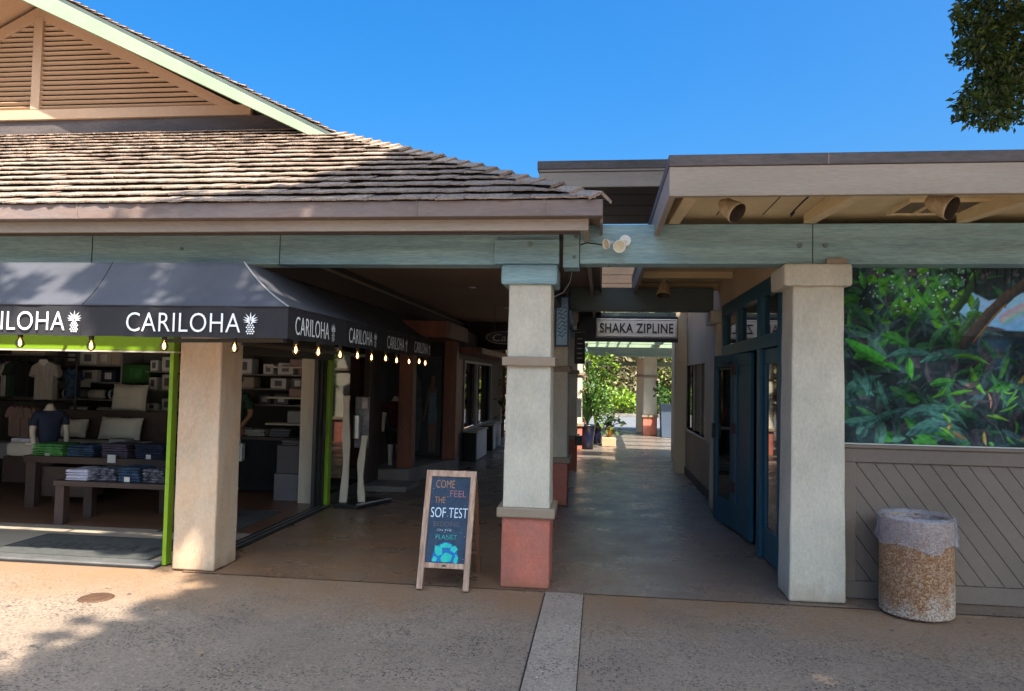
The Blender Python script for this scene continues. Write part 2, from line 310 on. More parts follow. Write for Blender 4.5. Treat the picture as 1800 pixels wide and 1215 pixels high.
def box(name, b, mat, parent=None, bevel=0, label=None, local=False, kind=None):
    return MB().box(*b).build(name, mat, parent, bevel=bevel, label=label, local=local, kind=kind)
def clone(o, parent=None):
    c = o.copy(); COL.objects.link(c)
    if parent is not None: c.parent = parent
    for ch in list(o.children): clone(ch, c)
    return c
def text_mesh(body, size, mat, name='lettering', width=None, extrude=.001, parent=None, mtx=None, shear=0, ls=1.0, bold=0):
    cu = bpy.data.curves.new(name, 'FONT'); cu.body = body; cu.size = size; cu.extrude = extrude; cu.align_x = 'LEFT'; cu.space_character = ls; cu.shear = shear; cu.offset = bold; cu.resolution_u = 4
    t = bpy.data.objects.new('t', cu); COL.objects.link(t); dg = bpy.context.evaluated_depsgraph_get(); dg.update()
    me = bpy.data.meshes.new_from_object(t.evaluated_get(dg)); bpy.data.objects.remove(t); me.name = name
    xs = [v.co.x for v in me.vertices]; ys = [v.co.y for v in me.vertices]; x0 = min(xs); wd = max(xs)-x0; y0 = min(ys)
    sx = (width/wd) if width else 1
    for v in me.vertices: v.co.x = (v.co.x-x0)*sx; v.co.y -= y0
    me.materials.clear(); me.materials.append(mat)
    if mtx is not None: me.transform(mtx)
    o = bpy.data.objects.new(name, me); COL.objects.link(o)
    if parent is not None: o.parent = parent
    return o
def facing(loc, ax='y', parent_org=Vector((0, 0, 0))):
    """matrix putting text (x right, y up) on a wall facing -Y ('y') or facing +X ('x', text runs along +Y)."""
    rot = Matrix(((1, 0, 0), (0, 0, -1), (0, 1, 0))) if ax == 'y' else Matrix(((0, 0, 1), (1, 0, 0), (0, 1, 0)))
    return Matrix.Translation(Vector(loc)-parent_org) @ rot.to_4x4()
def clip_poly(poly, x0, x1, y0, y1):
    def clip(ps, ins, inter):
        out = []
        for i in range(len(ps)):
            a = ps[i-1]; b = ps[i]
            if ins(b):
                if not ins(a): out.append(inter(a, b))
                out.append(b)
            elif ins(a): out.append(inter(a, b))
        return out
    def ix(v): return lambda a, b: (v, a[1]+(b[1]-a[1])*(v-a[0])/(b[0]-a[0]))
    def iy(v): return lambda a, b: (a[0]+(b[0]-a[0])*(v-a[1])/(b[1]-a[1]), v)
    for ins, it in ((lambda p: p[0] >= x0, ix(x0)), (lambda p: p[0] <= x1, ix(x1)), (lambda p: p[1] >= y0, iy(y0)), (lambda p: p[1] <= y1, iy(y1))):
        if not poly: return []
        poly = clip(poly, ins, it)
    return poly
def leaves(name, blobs, mat, parent, n_per, size, seed=0, kind='stuff', aspect=.5, droop=.0, shell=.55, tonegrad=True):
    """crown of folded leaf faces; blobs = (x,y,z,rx,ry,rz)"""
    g = np.random.default_rng(seed); V = []; T = []
    org = np.array(ORG.get(parent, Vector((0, 0, 0)))) if parent is not None else np.zeros(3)
    tot = sum(b[3]*b[4]*b[5] for b in blobs)**(1/1)
    for b in blobs:
        n = max(30, int(n_per*(b[3]*b[4]+b[4]*b[5]+b[3]*b[5])/3))
        d = g.normal(size=(n, 3)); d /= np.linalg.norm(d, axis=1)[:, None]; rad = shell+(1.08-shell)*g.random(n)**.6
        rad *= 1+.18*np.sin(d[:, 0]*9+b[0]*5)*np.sin(d[:, 2]*8+b[1]*3)
        c = np.array(b[:3])+d*rad[:, None]*np.array(b[3:6])-org
        a = g.normal(size=(n, 3)); a[:, 2] -= droop; a += d*.6; a /= np.linalg.norm(a, axis=1)[:, None]
        up = g.normal(size=(n, 3))*.7+np.array([0, 0, 1.]); s = np.cross(a, up); s /= np.linalg.norm(s, axis=1)[:, None]+1e-6; nn = np.cross(s, a)
        L = size*(.6+.8*g.random(n))[:, None]; W = L*aspect
        p0 = c; p1 = c+a*L*.5+s*W*.5+nn*W*.18; p2 = c+a*L; p3 = c+a*L*.5-s*W*.5+nn*W*.18
        V.append(np.stack([p0, p1, p2, p3], 1).reshape(-1, 3)); T.append(np.clip(.15+.85*g.random(n)**1.6, 0, 1))
    V = np.concatenate(V); T = np.concatenate(T); nf = len(T)
    me = bpy.data.meshes.new(name); me.vertices.add(len(V)); me.vertices.foreach_set('co', V.ravel())
    idx = np.arange(nf)*4; tri = np.stack([idx, idx+1, idx+2, idx, idx+2, idx+3], 1).reshape(-1)
    me.loops.add(len(tri)); me.loops.foreach_set('vertex_index', tri.astype(np.int32)); me.polygons.add(nf*2)
    me.polygons.foreach_set('loop_start', np.arange(0, nf*6, 3, dtype=np.int32)); me.polygons.foreach_set('loop_total', np.full(nf*2, 3, np.int32))
    at = me.attributes.new('tone', 'FLOAT', 'POINT'); at.data.foreach_set('value', np.repeat(T, 4).astype(np.float32))
    me.materials.append(mat); me.update(); me.validate()
    o = bpy.data.objects.new(name, me); COL.objects.link(o)
    if parent is not None: o.parent = parent
    if kind: o['kind'] = kind
    return o
def skin(name, vs, es, mat, parent=None, sub=2):
    off = ORG.get(parent, Vector((0, 0, 0))) if parent is not None else Vector((0, 0, 0))
    me = bpy.data.meshes.new(name); me.from_pydata([tuple(Vector(v[:3])-off) for v in vs], es, []); me.materials.append(mat)
    o = bpy.data.objects.new(name, me); COL.objects.link(o)
    if parent is not None: o.parent = parent
    sk = o.modifiers.new('skin', 'SKIN'); sk.use_smooth_shade = True
    for i, v in enumerate(vs):
        rad = v[3] if isinstance(v[3], tuple) else (v[3], v[3]); me.skin_vertices[0].data[i].radius = rad; me.skin_vertices[0].data[i].use_root = (i == 0)
    sb = o.modifiers.new('sub', 'SUBSURF'); sb.levels = sub; sb.render_levels = sub
    return o

# ------------------------------------------------------------------ setting
def sheet(name, x0, x1, y0, y1, z, mat):
    o = MB().add([(x0, y0, z), (x1, y0, z), (x1, y1, z), (x0, y1, z)], [(0, 1, 2, 3)]).build(name, mat); return struct(o)
sheet('ground', -260, 260, -120, 420, -.012, ground_m)
sheet('walkway', -3.32, 3.4, 5.66, 24.2, -.004, walk_m)
sheet('pavement_strip', -.385, -.095, -3, 5.66, -.006, strip_m)
sheet('joint_line', -.102, -.096, -3, 5.66, -.0055, blackgap)
sheet('pavement_joint', -.394, -.385, -3, 5.62, -.0055, blackgap)
sheet('shop_floor', -9.2, -3.33, 7.06, 10.9, 0.004, woodfloor)
sheet('shop_entry_floor', -9.2, -3.33, 5.86, 7.06, 0.004, tilefloor)
sheet('far_road', -60, 60, 24.2, 33, .0, road_m)
struct(box('kerb', (-60, 60, 33, 33.25, 0, .13), concrete, bevel=.01))

lit_ = MB()
for i in range(70):
    x, y = random.uniform(-5, 3.4), random.uniform(3.6, 5.6) if i < 48 else random.uniform(5.8, 12)
    if y > 5.6 and not (-.2 < x < 1.3): x = random.uniform(-.2, 1.2)
    a = random.uniform(0, 6.28); L = random.uniform(.008, .026); W_ = L*.45; c, s_ = math.cos(a), math.sin(a); z = .0015
    lit_.add([(x-c*L, y-s_*L, z), (x+s_*W_, y-c*W_, z+.004), (x+c*L, y+s_*L, z+.002), (x-s_*W_, y+c*W_, z+.003)], [(0, 1, 2), (0, 2, 3)])
o = lit_.build('fallen_leaves', M('dry_fallen_leaf', (.30, .20, .10), .8, .4, 8)); tag(o, 'scattered dry fallen leaves and specks on the pavement', 'leaf litter'); o['kind'] = 'stuff'
gum = MB()
for i in range(34):
    x, y = random.uniform(-4.5, 3.2), random.uniform(3.6, 5.6); q = random.uniform(.008, .018); gum.add([(x+q*math.cos(t)*random.uniform(.8, 1.1), y+q*math.sin(t), -.0075 if abs(x+.24) > .16 else -.004) for t in [2*math.pi*k/9 for k in range(9)]], [tuple(range(9))])
o = gum.build('gum_spots', M('old_gum', (.10, .09, .085), .8)); tag(o, 'dark flattened gum spots trodden into the pavement', 'gum spots'); o['kind'] = 'stuff'

# ------------------------------------------------------------------ shop building (left)
shop = thing('shop_building', 'shingle-roofed shop on the left with louvred gable, sage beams and a dark awning', 'building', (-3.3, 5.7, 0))
SL = .5
def zroof(y): return 2.875+SL*(y-5.2)
# front roof deck (hip plane) and side plane
front_roof = MB().prism([(-9, 5.22), (-.02, 5.22), (-3.8, 9.0), (-9, 9.0)], 0, 1, 'z')
# rebuild as sloped solid
front_roof = MB()
P2 = [(-9, 5.22), (-.02, 5.22), (-3.80, 9.0), (-9, 9.0)]
vs = [(x, y, zroof(y)-.015) for x, y in P2]+[(x, y, zroof(y)-.10) for x, y in P2]
front_roof.add(vs, [(0, 1, 2, 3), (7, 6, 5, 4)]+[(i, i+4, (i+1) % 4+4, (i+1) % 4) for i in range(4)])
fr = front_roof.build('front_roof', bitumen, shop)
def zside(x): return 2.875+SL*(-x)
sr = MB(); P3 = [(-.02, 5.25), (-.02, 16), (-7.63, 16), (-7.63, 8.32), (-3.10, 8.32)]
vs = [(x, y, zside(x)-.02) for x, y in P3]+[(x, y, zside(x)-.10) for x, y in P3]
sr.add(vs, [(0, 1, 2, 3, 4), (9, 8, 7, 6, 5)]+[(i, i+5, (i+1) % 5+5, (i+1) % 5) for i in range(5)])
def zleft(x): return zside(-7.63)-SL*(-7.63-x)
P4 = [(-7.63, 8.32), (-7.63, 16), (-11, 16), (-11, 8.32)]
vs = [(x, y, zleft(x)-.02) for x, y in P4]+[(x, y, zleft(x)-.10) for x, y in P4]
sr.add(vs, [(0, 1, 2, 3), (7, 6, 5, 4)]+[(i, i+4, (i+1) % 4+4, (i+1) % 4) for i in range(4)])
sroof = sr.build('upper_roof', gablem, shop)
# shingles of the front plane
tile_meshes = []
for k in range(8):
    wv = .5; vs = []
    nx = 4; jag = [random.uniform(-.008, .008) for _ in range(nx+1)]
    hh = [random.uniform(-.0025, .0025) for _ in range(nx+1)]
    for i in range(nx+1): vs.append((-wv+i*(2*wv)/nx, -.02+jag[i], .023+hh[i]))
    for i in range(nx+1): vs.append((-wv+i*(2*wv)/nx, .27, .002))
    for i in range(nx+1): vs.append((-wv+i*(2*wv)/nx, -.02+jag[i], .011+hh[i]))
    n1 = nx+1; fs = [(i, i+1, i+1+n1, i+n1) for i in range(nx)]+[(i+2*n1, i+1+2*n1, i+1, i) for i in range(nx)]
    fs += [(0, n1, 2*n1), (nx, 2*n1+nx, n1+nx)]
    tile_meshes.append(MB().add(vs, fs).mesh('roof_shingle', shingle))
slope_a = math.atan(SL); EXPO = .221
tl = []
for k in range(17):
    y = 5.2+.221*k*1.0; x = -8.6; lim = -(y-5.2)-.03
    while x < lim:
        wd = random.uniform(.10, .24); x1 = min(x+wd, lim)
        if x1-x > .04: tl.append((y, (x+x1)/2, x1-x-.003))
        x += wd
def dist(t): return math.hypot(t[1], t[0])
vis = [t for t in tl if abs(t[1])/t[0] < .93]
vis.sort(key=dist); near = set(vis[:300])
far = MB()
for t in tl:
    y, xc, wd = t; me = random.choice(tile_meshes); ang = slope_a-.055+random.uniform(-.02, .02)
    mw = Matrix.Translation((xc, y+random.uniform(-.005, .005), zroof(y)+random.uniform(-.002, .003))) @ Euler((ang, random.uniform(-.012, .012), random.uniform(-.015, .015))).to_matrix().to_4x4() @ Matrix.Diagonal((wd, 1, 1, 1))
    if t in near:
        o = bpy.data.objects.new('roof_shingle', me); COL.objects.link(o); o.parent = fr; o.matrix_local = Matrix.Translation(-ORG[shop]) @ mw
    else: far.add([mw @ v.co for v in me.vertices], [tuple(p.vertices) for p in me.polygons])
far.build('shingle_field', shingle, fr, kind='stuff')
# hip caps
hc = []
hm = MB().add([(-.11, -.02, 0), (0, -.02, .055), (.11, -.02, 0), (-.11, .30, -.03), (0, .30, .022), (.11, .30, -.03), (-.11, -.02, -.025), (0, -.02, .03), (.11, -.02, -.025)],
              [(0, 1, 4, 3), (1, 2, 5, 4), (0, 6, 7, 1), (1, 7, 8, 2)]).mesh('hip_cap', shingle)
hipd = Vector((-1, 1, SL)).normalized(); hl = Vector((-3.1, 3.1, SL*3.1)).length; nh = 21
for i in range(nh):
    p = Vector((-.03, 5.23, 2.885))+hipd*(i*hl/nh)
    xaxis = Vector((1, 1, 0)).normalized(); z = xaxis.cross(hipd)
    mw = Matrix(((xaxis.x, hipd.x, z.x, p.x), (xaxis.y, hipd.y, z.y, p.y), (xaxis.z, hipd.z, z.z, p.z+random.uniform(0, .012)), (0, 0, 0, 1))) @ Euler((random.uniform(-.05, .0), random.uniform(-.06, .06), random.uniform(-.05, .05))).to_matrix().to_4x4()
    o = bpy.data.objects.new('hip_cap', hm); COL.objects.link(o); o.parent = fr; o.matrix_local = Matrix.Translation(-ORG[shop]) @ mw
# rake edge shingles on the gable edge
for i in range(44):
    x = -3.05-i*.105
    if x < -7.6: break
    o = bpy.data.objects.new('rake_shingle', random.choice(tile_meshes)); COL.objects.link(o); o.parent = sroof
    mw = Matrix.Translation((x, 8.42, zside(x)+.0+random.uniform(0, .014))) @ Euler((0, -0.0, 0)).to_matrix().to_4x4() @ Euler((0, slope_a-.09+random.uniform(-.03, .03), 0)).to_matrix().to_4x4() @ Matrix.Rotation(math.pi/2, 4, 'Z') @ Matrix.Diagonal((.24, .62, 1, 1))
    o.matrix_local = Matrix.Translation(-ORG[shop]) @ mw
# barge board (sage paint, sunlit tone in its colour) + dark drip strip
def rake(name, x0, x1, ztop, wdt, y0, y1, mat, parent, bottom_cut=None):
    poly = [(x0, ztop(x0)), (x1, ztop(x1)), (x1, ztop(x1)-wdt), (x0, ztop(x0)-wdt)]
    return MB().prism(poly, y0, y1, 'y').build(name, mat, parent, bevel=.004)
bb = MB().prism([(-7.63, zside(-7.63)-.07), (-3.02, zside(-3.02)-.07), (-3.50, zroof(8.30)+.02), (-7.63, zside(-7.63)-.30)], 8.30, 8.35, 'y').build('barge_board', mint, shop, bevel=.004)
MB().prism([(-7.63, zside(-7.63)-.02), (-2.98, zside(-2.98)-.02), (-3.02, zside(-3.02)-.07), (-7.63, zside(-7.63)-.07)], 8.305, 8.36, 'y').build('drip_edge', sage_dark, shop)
MB().prism([(-7.635, zleft(-7.63)-.07), (-7.635, zleft(-7.63)-.30), (-11, zleft(-11)-.30), (-11, zleft(-11)-.07)], 8.30, 8.35, 'y').build('barge_board', mint, shop, bevel=.004)
# gable wall
gz = zside(-7.63)-.10
gw = MB().prism([(-11, 4.60), (-3.75, 4.60), (-3.75, zside(-3.75)-.11), (-7.63, gz), (-11, zleft(-11)-.1)], 9.06, 9.14, 'y').build('gable_wall', blackgap, shop)
gx = -7.63
def trimz(x): return 6.50-.5*abs(x-gx)
for nm, pl in (('gable_trim', [(gx, 6.50), (-4.58, 4.975), (-4.88, 4.975), (gx, 6.30)][::1]),):
    pass
MB().prism([(gx, 6.52), (-4.54, 4.975), (-5.06, 5.10), (gx, 6.345)], 8.99, 9.05, 'y').build('gable_trim', gablem, gw, bevel=.004)
MB().prism([(gx, 6.52), (gx, 6.345), (-10.2, 5.10), (-10.7, 4.975)], 8.99, 9.05, 'y').build('gable_trim', gablem, gw, bevel=.004)
box('gable_sill', (-10.7, -4.56, 8.985, 9.05, 4.955, 5.09), gablem, gw, bevel=.004)
box('gable_mullion', (gx-.065, gx+.065, 8.98, 9.05, 5.09, 6.36), gablem, gw, bevel=.004)
box('gable_skirt', (-11, -3.9, 9.03, 9.06, 4.6, 4.955), bitumen, gw)
ns = 18
for i in range(ns):
    z = 5.12+i*.068
    xr = gx+(6.345-z)*2+.10
    if xr-gx > .12:
        for sgn in (1, -1):
            a, b = gx+sgn*.06, gx+sgn*(xr-gx)
            m = Matrix.Translation((0, 9.03, z)) @ Euler((R(-38), 0, 0)).to_matrix().to_4x4()
            MB().box(min(a, b), max(a, b), -.030, .018, -.006, .006, m).build('louver_slat', gablem, gw)
# gable soffit planks already upper roof underside; eave assembly
box('gutter', (-9, 0, 5.2, 5.29, 2.757, 2.875), gutterm, shop, bevel=.006)
for x in (-4.02, -1.35, -.42, -6.3): box('gutter_seam', (x, x+.012, 5.194, 5.2, 2.757, 2.875), gutterm, shop)
box('side_gutter', (-.02, 0.003, 5.292, 16, 2.72, 2.872), gutterm, shop, bevel=.004)
box('fascia_board', (-9, -.10, 5.292, 5.33, 2.672, 2.756), fasciam, shop, bevel=.003)
box('fascia_shadow_board', (-9, -.16, 5.333, 5.36, 2.655, 2.70), brownwood, shop)
box('side_fascia', (-.14, -.10, 5.332, 16, 2.672, 2.80), fasciam, shop, bevel=.003)
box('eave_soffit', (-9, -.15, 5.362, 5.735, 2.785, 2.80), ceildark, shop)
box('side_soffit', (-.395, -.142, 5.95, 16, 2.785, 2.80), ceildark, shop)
beam = box('front_beam', (-9, -.335, 5.74, 5.94, 2.492, 2.783), sage, shop, bevel=.006)
for x in (-4.28, -2.62): box('scarf_joint', (x, x+.006, 5.737, 5.741, 2.492, 2.783), blackgap, beam)
for x in (-3.45, -2.30): MB().lathe([(0, 0), (.014, 0), (.014, .012), (0, .012)], (0, 0, 0), 8).build('b', gutterm) if False else None
boltm = M('painted_bolt', (.12, .17, .16), .5, .3, 20)
def bolt(x, z, y, parent, r=.014, mat=boltm):
    m = MB(); m.tube([(x, y, z), (x, y-.014, z)], r, 8); return m.build('bolt', mat, parent)
bolt(-3.47, 2.62, 5.74, beam)
box('beam_end_post', (-.303, -.176, 5.735, 5.95, 2.47, 2.80), sage, shop, bevel=.006)
bolt(-.205, 2.71, 5.735, shop); bolt(-.215, 2.55, 5.735, shop)

def column(parent, x0, x1, y0, y1, style, top=2.33):
    c = None
    if style == 'piered':
        t = .018
        m = MB().add([(x0, y0, .56), (x1, y0, .56), (x1, y1, .56), (x0, y1, .56), (x0+t, y0+t, top+.05), (x1-t, y0+t, top+.05), (x1-t, y1-t, top+.05), (x0+t, y1-t, top+.05)],
                     [(3, 2, 1, 0), (4, 5, 6, 7), (0, 1, 5, 4), (1, 2, 6, 5), (2, 3, 7, 6), (3, 0, 4, 7)])
        c = m.build('column', stucco, parent, bevel=.012)
        box('column_base', (x0-.004, x1+.004, y0-.004, y1+.004, 0, .56), terracotta, c, bevel=.012)
        box('base_collar', (x0-.04, x1+.04, y0-.04, y1+.04, .535, .612), taupe, c, bevel=.012)
        box('middle_collar', (x0-.025, x1+.025, y0-.03, y1+.03, 1.695, 1.768), taupe, c, bevel=.01)
        box('capital_lower', (x0-.045, x1+.03, y0-.02, y1+.03, top, 2.488), sage, c, bevel=.02)
    elif style == 'plain':
        t = .012
        m = MB().add([(x0, y0, 0), (x1, y0, 0), (x1, y1, 0), (x0, y1, 0), (x0+t*2, y0+t, top+.05), (x1-t, y0+t, top+.05), (x1-t, y1-t, top+.05), (x0+t*2, y1-t, top+.05)],
                     [(3, 2, 1, 0), (4, 5, 6, 7), (0, 1, 5, 4), (1, 2, 6, 5), (2, 3, 7, 6), (3, 0, 4, 7)])
        c = m.build('column', stucco, parent, bevel=.014)
        box('column_capital', (x0-.055, x1+.03, y0-.055, y1+.04, top, 2.497), stucco, c, bevel=.02)
    else:
        c = MB().box(x0, x1, y0, y1, 0, top).build('column', stucco_bounce_tint, parent, bevel=.014)
    return c
cF = column(shop, -.735, -.37, 5.70, 6.07, 'piered')
cc = box('capital_upper', (-.839, -.330, 5.695, 5.738, 2.492, 2.684), sage, cF, bevel=.006); bolt(-.56, 2.645, 5.695, cF, .02)
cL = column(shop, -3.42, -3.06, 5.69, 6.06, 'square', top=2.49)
for y in (9.45, 13.2, 16.95, 20.7): column(shop, -.77, -.40, y, y+.37, 'piered')
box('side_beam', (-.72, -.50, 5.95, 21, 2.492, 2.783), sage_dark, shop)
# passage ceiling, bulkhead
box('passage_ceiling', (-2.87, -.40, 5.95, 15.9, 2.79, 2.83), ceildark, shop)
pc = box('ceiling_trim', (-2.87, -2.845, 5.95, 15.6, 2.69, 2.715), taupe, shop)
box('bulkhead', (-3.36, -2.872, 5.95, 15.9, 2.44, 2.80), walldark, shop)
box('end_beam', (-3.3, -.4, 15.6, 15.8, 2.2, 2.79), brownwood, shop); box('far_ceiling', (-2.9, -.4, 15.91, 20, 2.5, 2.54), brownwood, shop)
for x, y in ((-1.9, 7.6), (-1.7, 9.6), (-1.6, 12.4)):
    m = MB(); m.tube([(x, y, 2.79), (x, y, 2.780)], .05, 14); m.build('ceiling_downlight', whitepl, shop)
# shop room
box('back_wall', (-9.2, -3.4, 10.7, 10.8, 0, 2.5), shopwall, shop)
box('room_ceiling', (-9.3, -3.36, 5.96, 10.9, 2.44, 2.49), shopwall, shop)
box('side_wall', (-9.3, -9.2, 5.7, 10.9, 0, 2.5), shopwall, shop)
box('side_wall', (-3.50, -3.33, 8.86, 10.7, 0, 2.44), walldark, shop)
box('wall_end_panel', (-3.70, -3.51, 8.86, 8.95, 0, 2.2), palewood, shop, bevel=.004)
# lime door frame
hd = box('door_header', (-9, -3.54, 5.80, 5.88, 1.768, 2.49), lime, shop, bevel=.003)
box('header_edge', (-9, -3.53, 5.795, 5.885, 1.755, 1.767), offwhite, shop)
box('door_jamb', (-3.575, -3.54, 5.80, 5.88, 0, 1.767), lime, shop, bevel=.003)
box('door_jamb', (-7.4, -7.34, 5.78, 5.90, 0, 1.767), lime, shop, bevel=.003)
box('front_wall', (-9, -7.4, 5.75, 5.85, 0, 1.767), stucco_tan, shop)
box('side_header', (-3.36, -3.30, 6.07, 8.9, 1.775, 2.44), blackpaint, shop)
MB().bar((-3.02, 5.98, 1.85), (-3.02, 9.2, 1.85), .035).build('awning_frame_rail', darkmetal, shop)
box('door_jamb', (-3.345, -3.285, 8.76, 8.86, 0, 1.775), lime, shop, bevel=.003)
for i, y in enumerate((8.52, 8.60, 8.68)):
    fpart = box('sliding_door_frame', (-3.40+.02*i, -3.36+.02*i, y, y+.05, 0, 1.775), darkmetal, shop)
box('door_handle', (-3.325, -3.30, 8.66, 8.69, .85, 1.05), darkmetal, shop)
for i in range(5): box('floor_track', (-3.385+i*.033, -3.372+i*.033, 6.0, 8.76, 0.006, .018), alu if i % 2 else darkmetal, shop)
box('track_bed', (-3.40, -3.23, 5.98, 8.78, -.02, .005), darkmetal, shop)
for i in range(4): box('floor_track', (-9, -3.59, 5.72+i*.04, 5.735+i*.04, .006, .02), alu, shop)
box('track_bed', (-9, -3.585, 5.70, 5.86, -.02, .005), darkmetal, shop)

# ------------------------------------------------------------------ awning
aw = thing('shop_awning', 'dark fabric awning with white lettering wrapped round the shop corner', 'awning', (-2.9, 5.7, 2.5))
def prof(t):  # t 0 wall .. 1 edge -> outward fraction, z
    return (t, 2.50-(.432*(1.22*t-.22*t*t) if t < 1 else .432))
NT = 10; TY, TX, TZ, OY, OX = 5.27, -2.68, 2.43, .32, .50
def az(t): return TZ-(TZ-2.067)*(t**.95+.07*math.sin(math.pi*t))
top_m = MB(); xl = -9.2; nx = 60; ny = 36
# gently sagging cloth between ribs
def awz(t, s):
    return az(t)-.008*math.sin(math.pi*t)*math.cos(2*math.pi*s/1.15)
rows = []
for i in range(NT+1):
    t = i/NT; oy = OY*t; ox = OX*t; row = []
    for j in range(nx+1):
        x = xl+(TX+ox-xl)*j/nx; row.append((x, TY-oy, awz(t, x+2.93) if j < nx else az(t)))
    for j in range(1, ny+1):
        y = TY-oy+(9.35-TY+oy)*j/ny; row.append((TX+ox, y, awz(t, y-5.7)))
    rows.append(row)
n = len(rows[0]); V = [p for r_ in rows for p in r_]; Fq = [(i*n+j, i*n+j+1, (i+1)*n+j+1, (i+1)*n+j) for i in range(NT) for j in range(n-1)]
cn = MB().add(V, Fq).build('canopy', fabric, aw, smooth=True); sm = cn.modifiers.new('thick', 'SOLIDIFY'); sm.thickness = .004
va = MB()
nv = 80
def wob(s): return .004*math.sin(s*9.1)+.003*math.sin(s*23+1)
L1 = [(-9.2+(-2.18+9.2)*i/nv, 4.95+wob(i*.1)) for i in range(nv)]+[(-2.18, 4.95)]
L2 = [(-2.18+wob(i*.13), 4.95+(9.33-4.95)*i/50) for i in range(1, 51)]
Lp = L1+L2; nn = len(Lp); vs = []
for k, z in enumerate((2.068, 1.957, 1.845)): vs += [(x, y, z+(.003*math.sin(i*.9) if k == 2 else 0)) for i, (x, y) in enumerate(Lp)]
va.add(vs, [(k*nn+i, k*nn+i+1, (k+1)*nn+i+1, (k+1)*nn+i) for k in range(2) for i in range(nn-1)])
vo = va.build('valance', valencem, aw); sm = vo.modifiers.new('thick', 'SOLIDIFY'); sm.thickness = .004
# seam piping
pm = MB(); pm.tube([(TX+OX*t/10, TY-OY*t/10, az(t/10)+.004) for t in range(11)], .006, 6); pm.build('corner_piping', greyshelf, aw)
pm = MB(); pm.tube([(-9.2, 4.947, 2.068), (-2.178, 4.947, 2.068), (-2.178, 9.33, 2.068)], .004, 6); pm.build('edge_piping', valencem, aw)
for k, x in enumerate((-8.35, -7.2, -6.05, -4.9, -3.75)):
    m = MB(); m.tube([(x, TY-OY*t/8, az(t/8)+.003) for t in range(9)]+[(x, 4.944, 1.86)], .0035, 6); m.build('canopy_seam', valencem, aw)
for y in (6.35, 7.5, 8.65):
    m = MB(); m.tube([(TX+OX*t/8, y, az(t/8)+.003) for t in range(9)]+[(-2.175, y, 1.86)], .0035, 6); m.build('canopy_seam', valencem, aw)
# underside frame
for x in (-8.2, -6.9, -5.6, -4.3): MB().bar((x, 5.72, 2.40), (x, 5.29, 2.40), .025).build('awning_rib', darkmetal, aw); MB().bar((x, 5.28, 2.39), (x, 4.99, 1.95), .025).build('awning_rib', darkmetal, aw)
MB().bar((-3.6, 5.78, 1.855), (-2.22, 5.0, 1.835), .03).build('awning_rib', darkmetal, aw)
for y in (6.6, 8.0, 9.2): MB().bar((-2.85, y, 2.37), (-2.22, y, 1.95), .025).build('awning_rib', darkmetal, aw)
box('end_panel', (-2.68, -2.19, 9.33, 9.35, 1.9, 2.05), valencem, aw)
def pineapple(mtx, h, parent):
    m = MB(); w2 = h*.20; bh = h*.5
    def quad(cx, cy, a, b, ang):
        c, s = math.cos(ang), math.sin(ang); ps = [(-a, 0), (0, -b), (a, 0), (0, b)]
        m.add([mtx @ Vector((cx+p*c-q*s, cy+p*s+q*c, .001)) for p, q in ps], [(0, 1, 2, 3)])
    for r_ in range(6):
        for q in range(5):
            cx = (q-2+(.5 if r_ % 2 else 0))*w2*.5; cy = bh*.10+r_*bh*.165
            if (cx/w2)**2+((cy-bh*.5)/(bh*.56))**2 < .92: quad(cx, cy, w2*.20, bh*.085, 0)
    for ang, ln in ((90, .46), (68, .42), (112, .42), (50, .38), (130, .38), (32, .32), (148, .32), (14, .24), (166, .24)):
        a = R(ang); c, s = math.cos(a), math.sin(a); l = ln*h; b0 = (0, bh*.98); wdt = h*.032
        mid = (b0[0]+c*l*.5-s*0, b0[1]+s*l*.5); tip = (b0[0]+c*l*1.0+(.06*h if c > .1 else -.06*h if c < -.1 else 0), b0[1]+s*l*.94-(.04*h if abs(c) > .6 else 0))
        m.add([mtx @ Vector(q) for q in ((b0[0]+c*l*.12, b0[1]+s*l*.12, .001), (mid[0]+s*wdt, mid[1]-c*wdt, .001), (tip[0], tip[1], .001), (mid[0]-s*wdt, mid[1]+c*wdt, .001))], [(0, 1, 2, 3)])
    o = m.build('pineapple_emblem', white_print, parent, local=True)
    return o
org = ORG[aw]
def thin_text(body, h, width, mtx, parent, mat=white_print, nm='lettering'):
    return text_mesh(body, h/.70, mat, nm, width=width, extrude=.0006, parent=parent, mtx=mtx, bold=-.0015, ls=1.05)
for xr in (-2.525, -3.735-.135, -5.215, -6.56):
    w_ = .865
    thin_text('CARILOHA', .140, w_, facing((xr-w_, 4.938, 1.882), 'y', org), aw)
    pineapple(facing((xr+.075, 4.9375, 1.868), 'y', org), .175, aw)
for y0 in (5.06, 6.20, 7.36, 8.48):
    thin_text('CARILOHA', .135, .66, facing((-2.170, y0, 1.880), 'x', org), aw)
    pineapple(facing((-2.1695, y0+.75, 1.868), 'x', org), .165, aw)

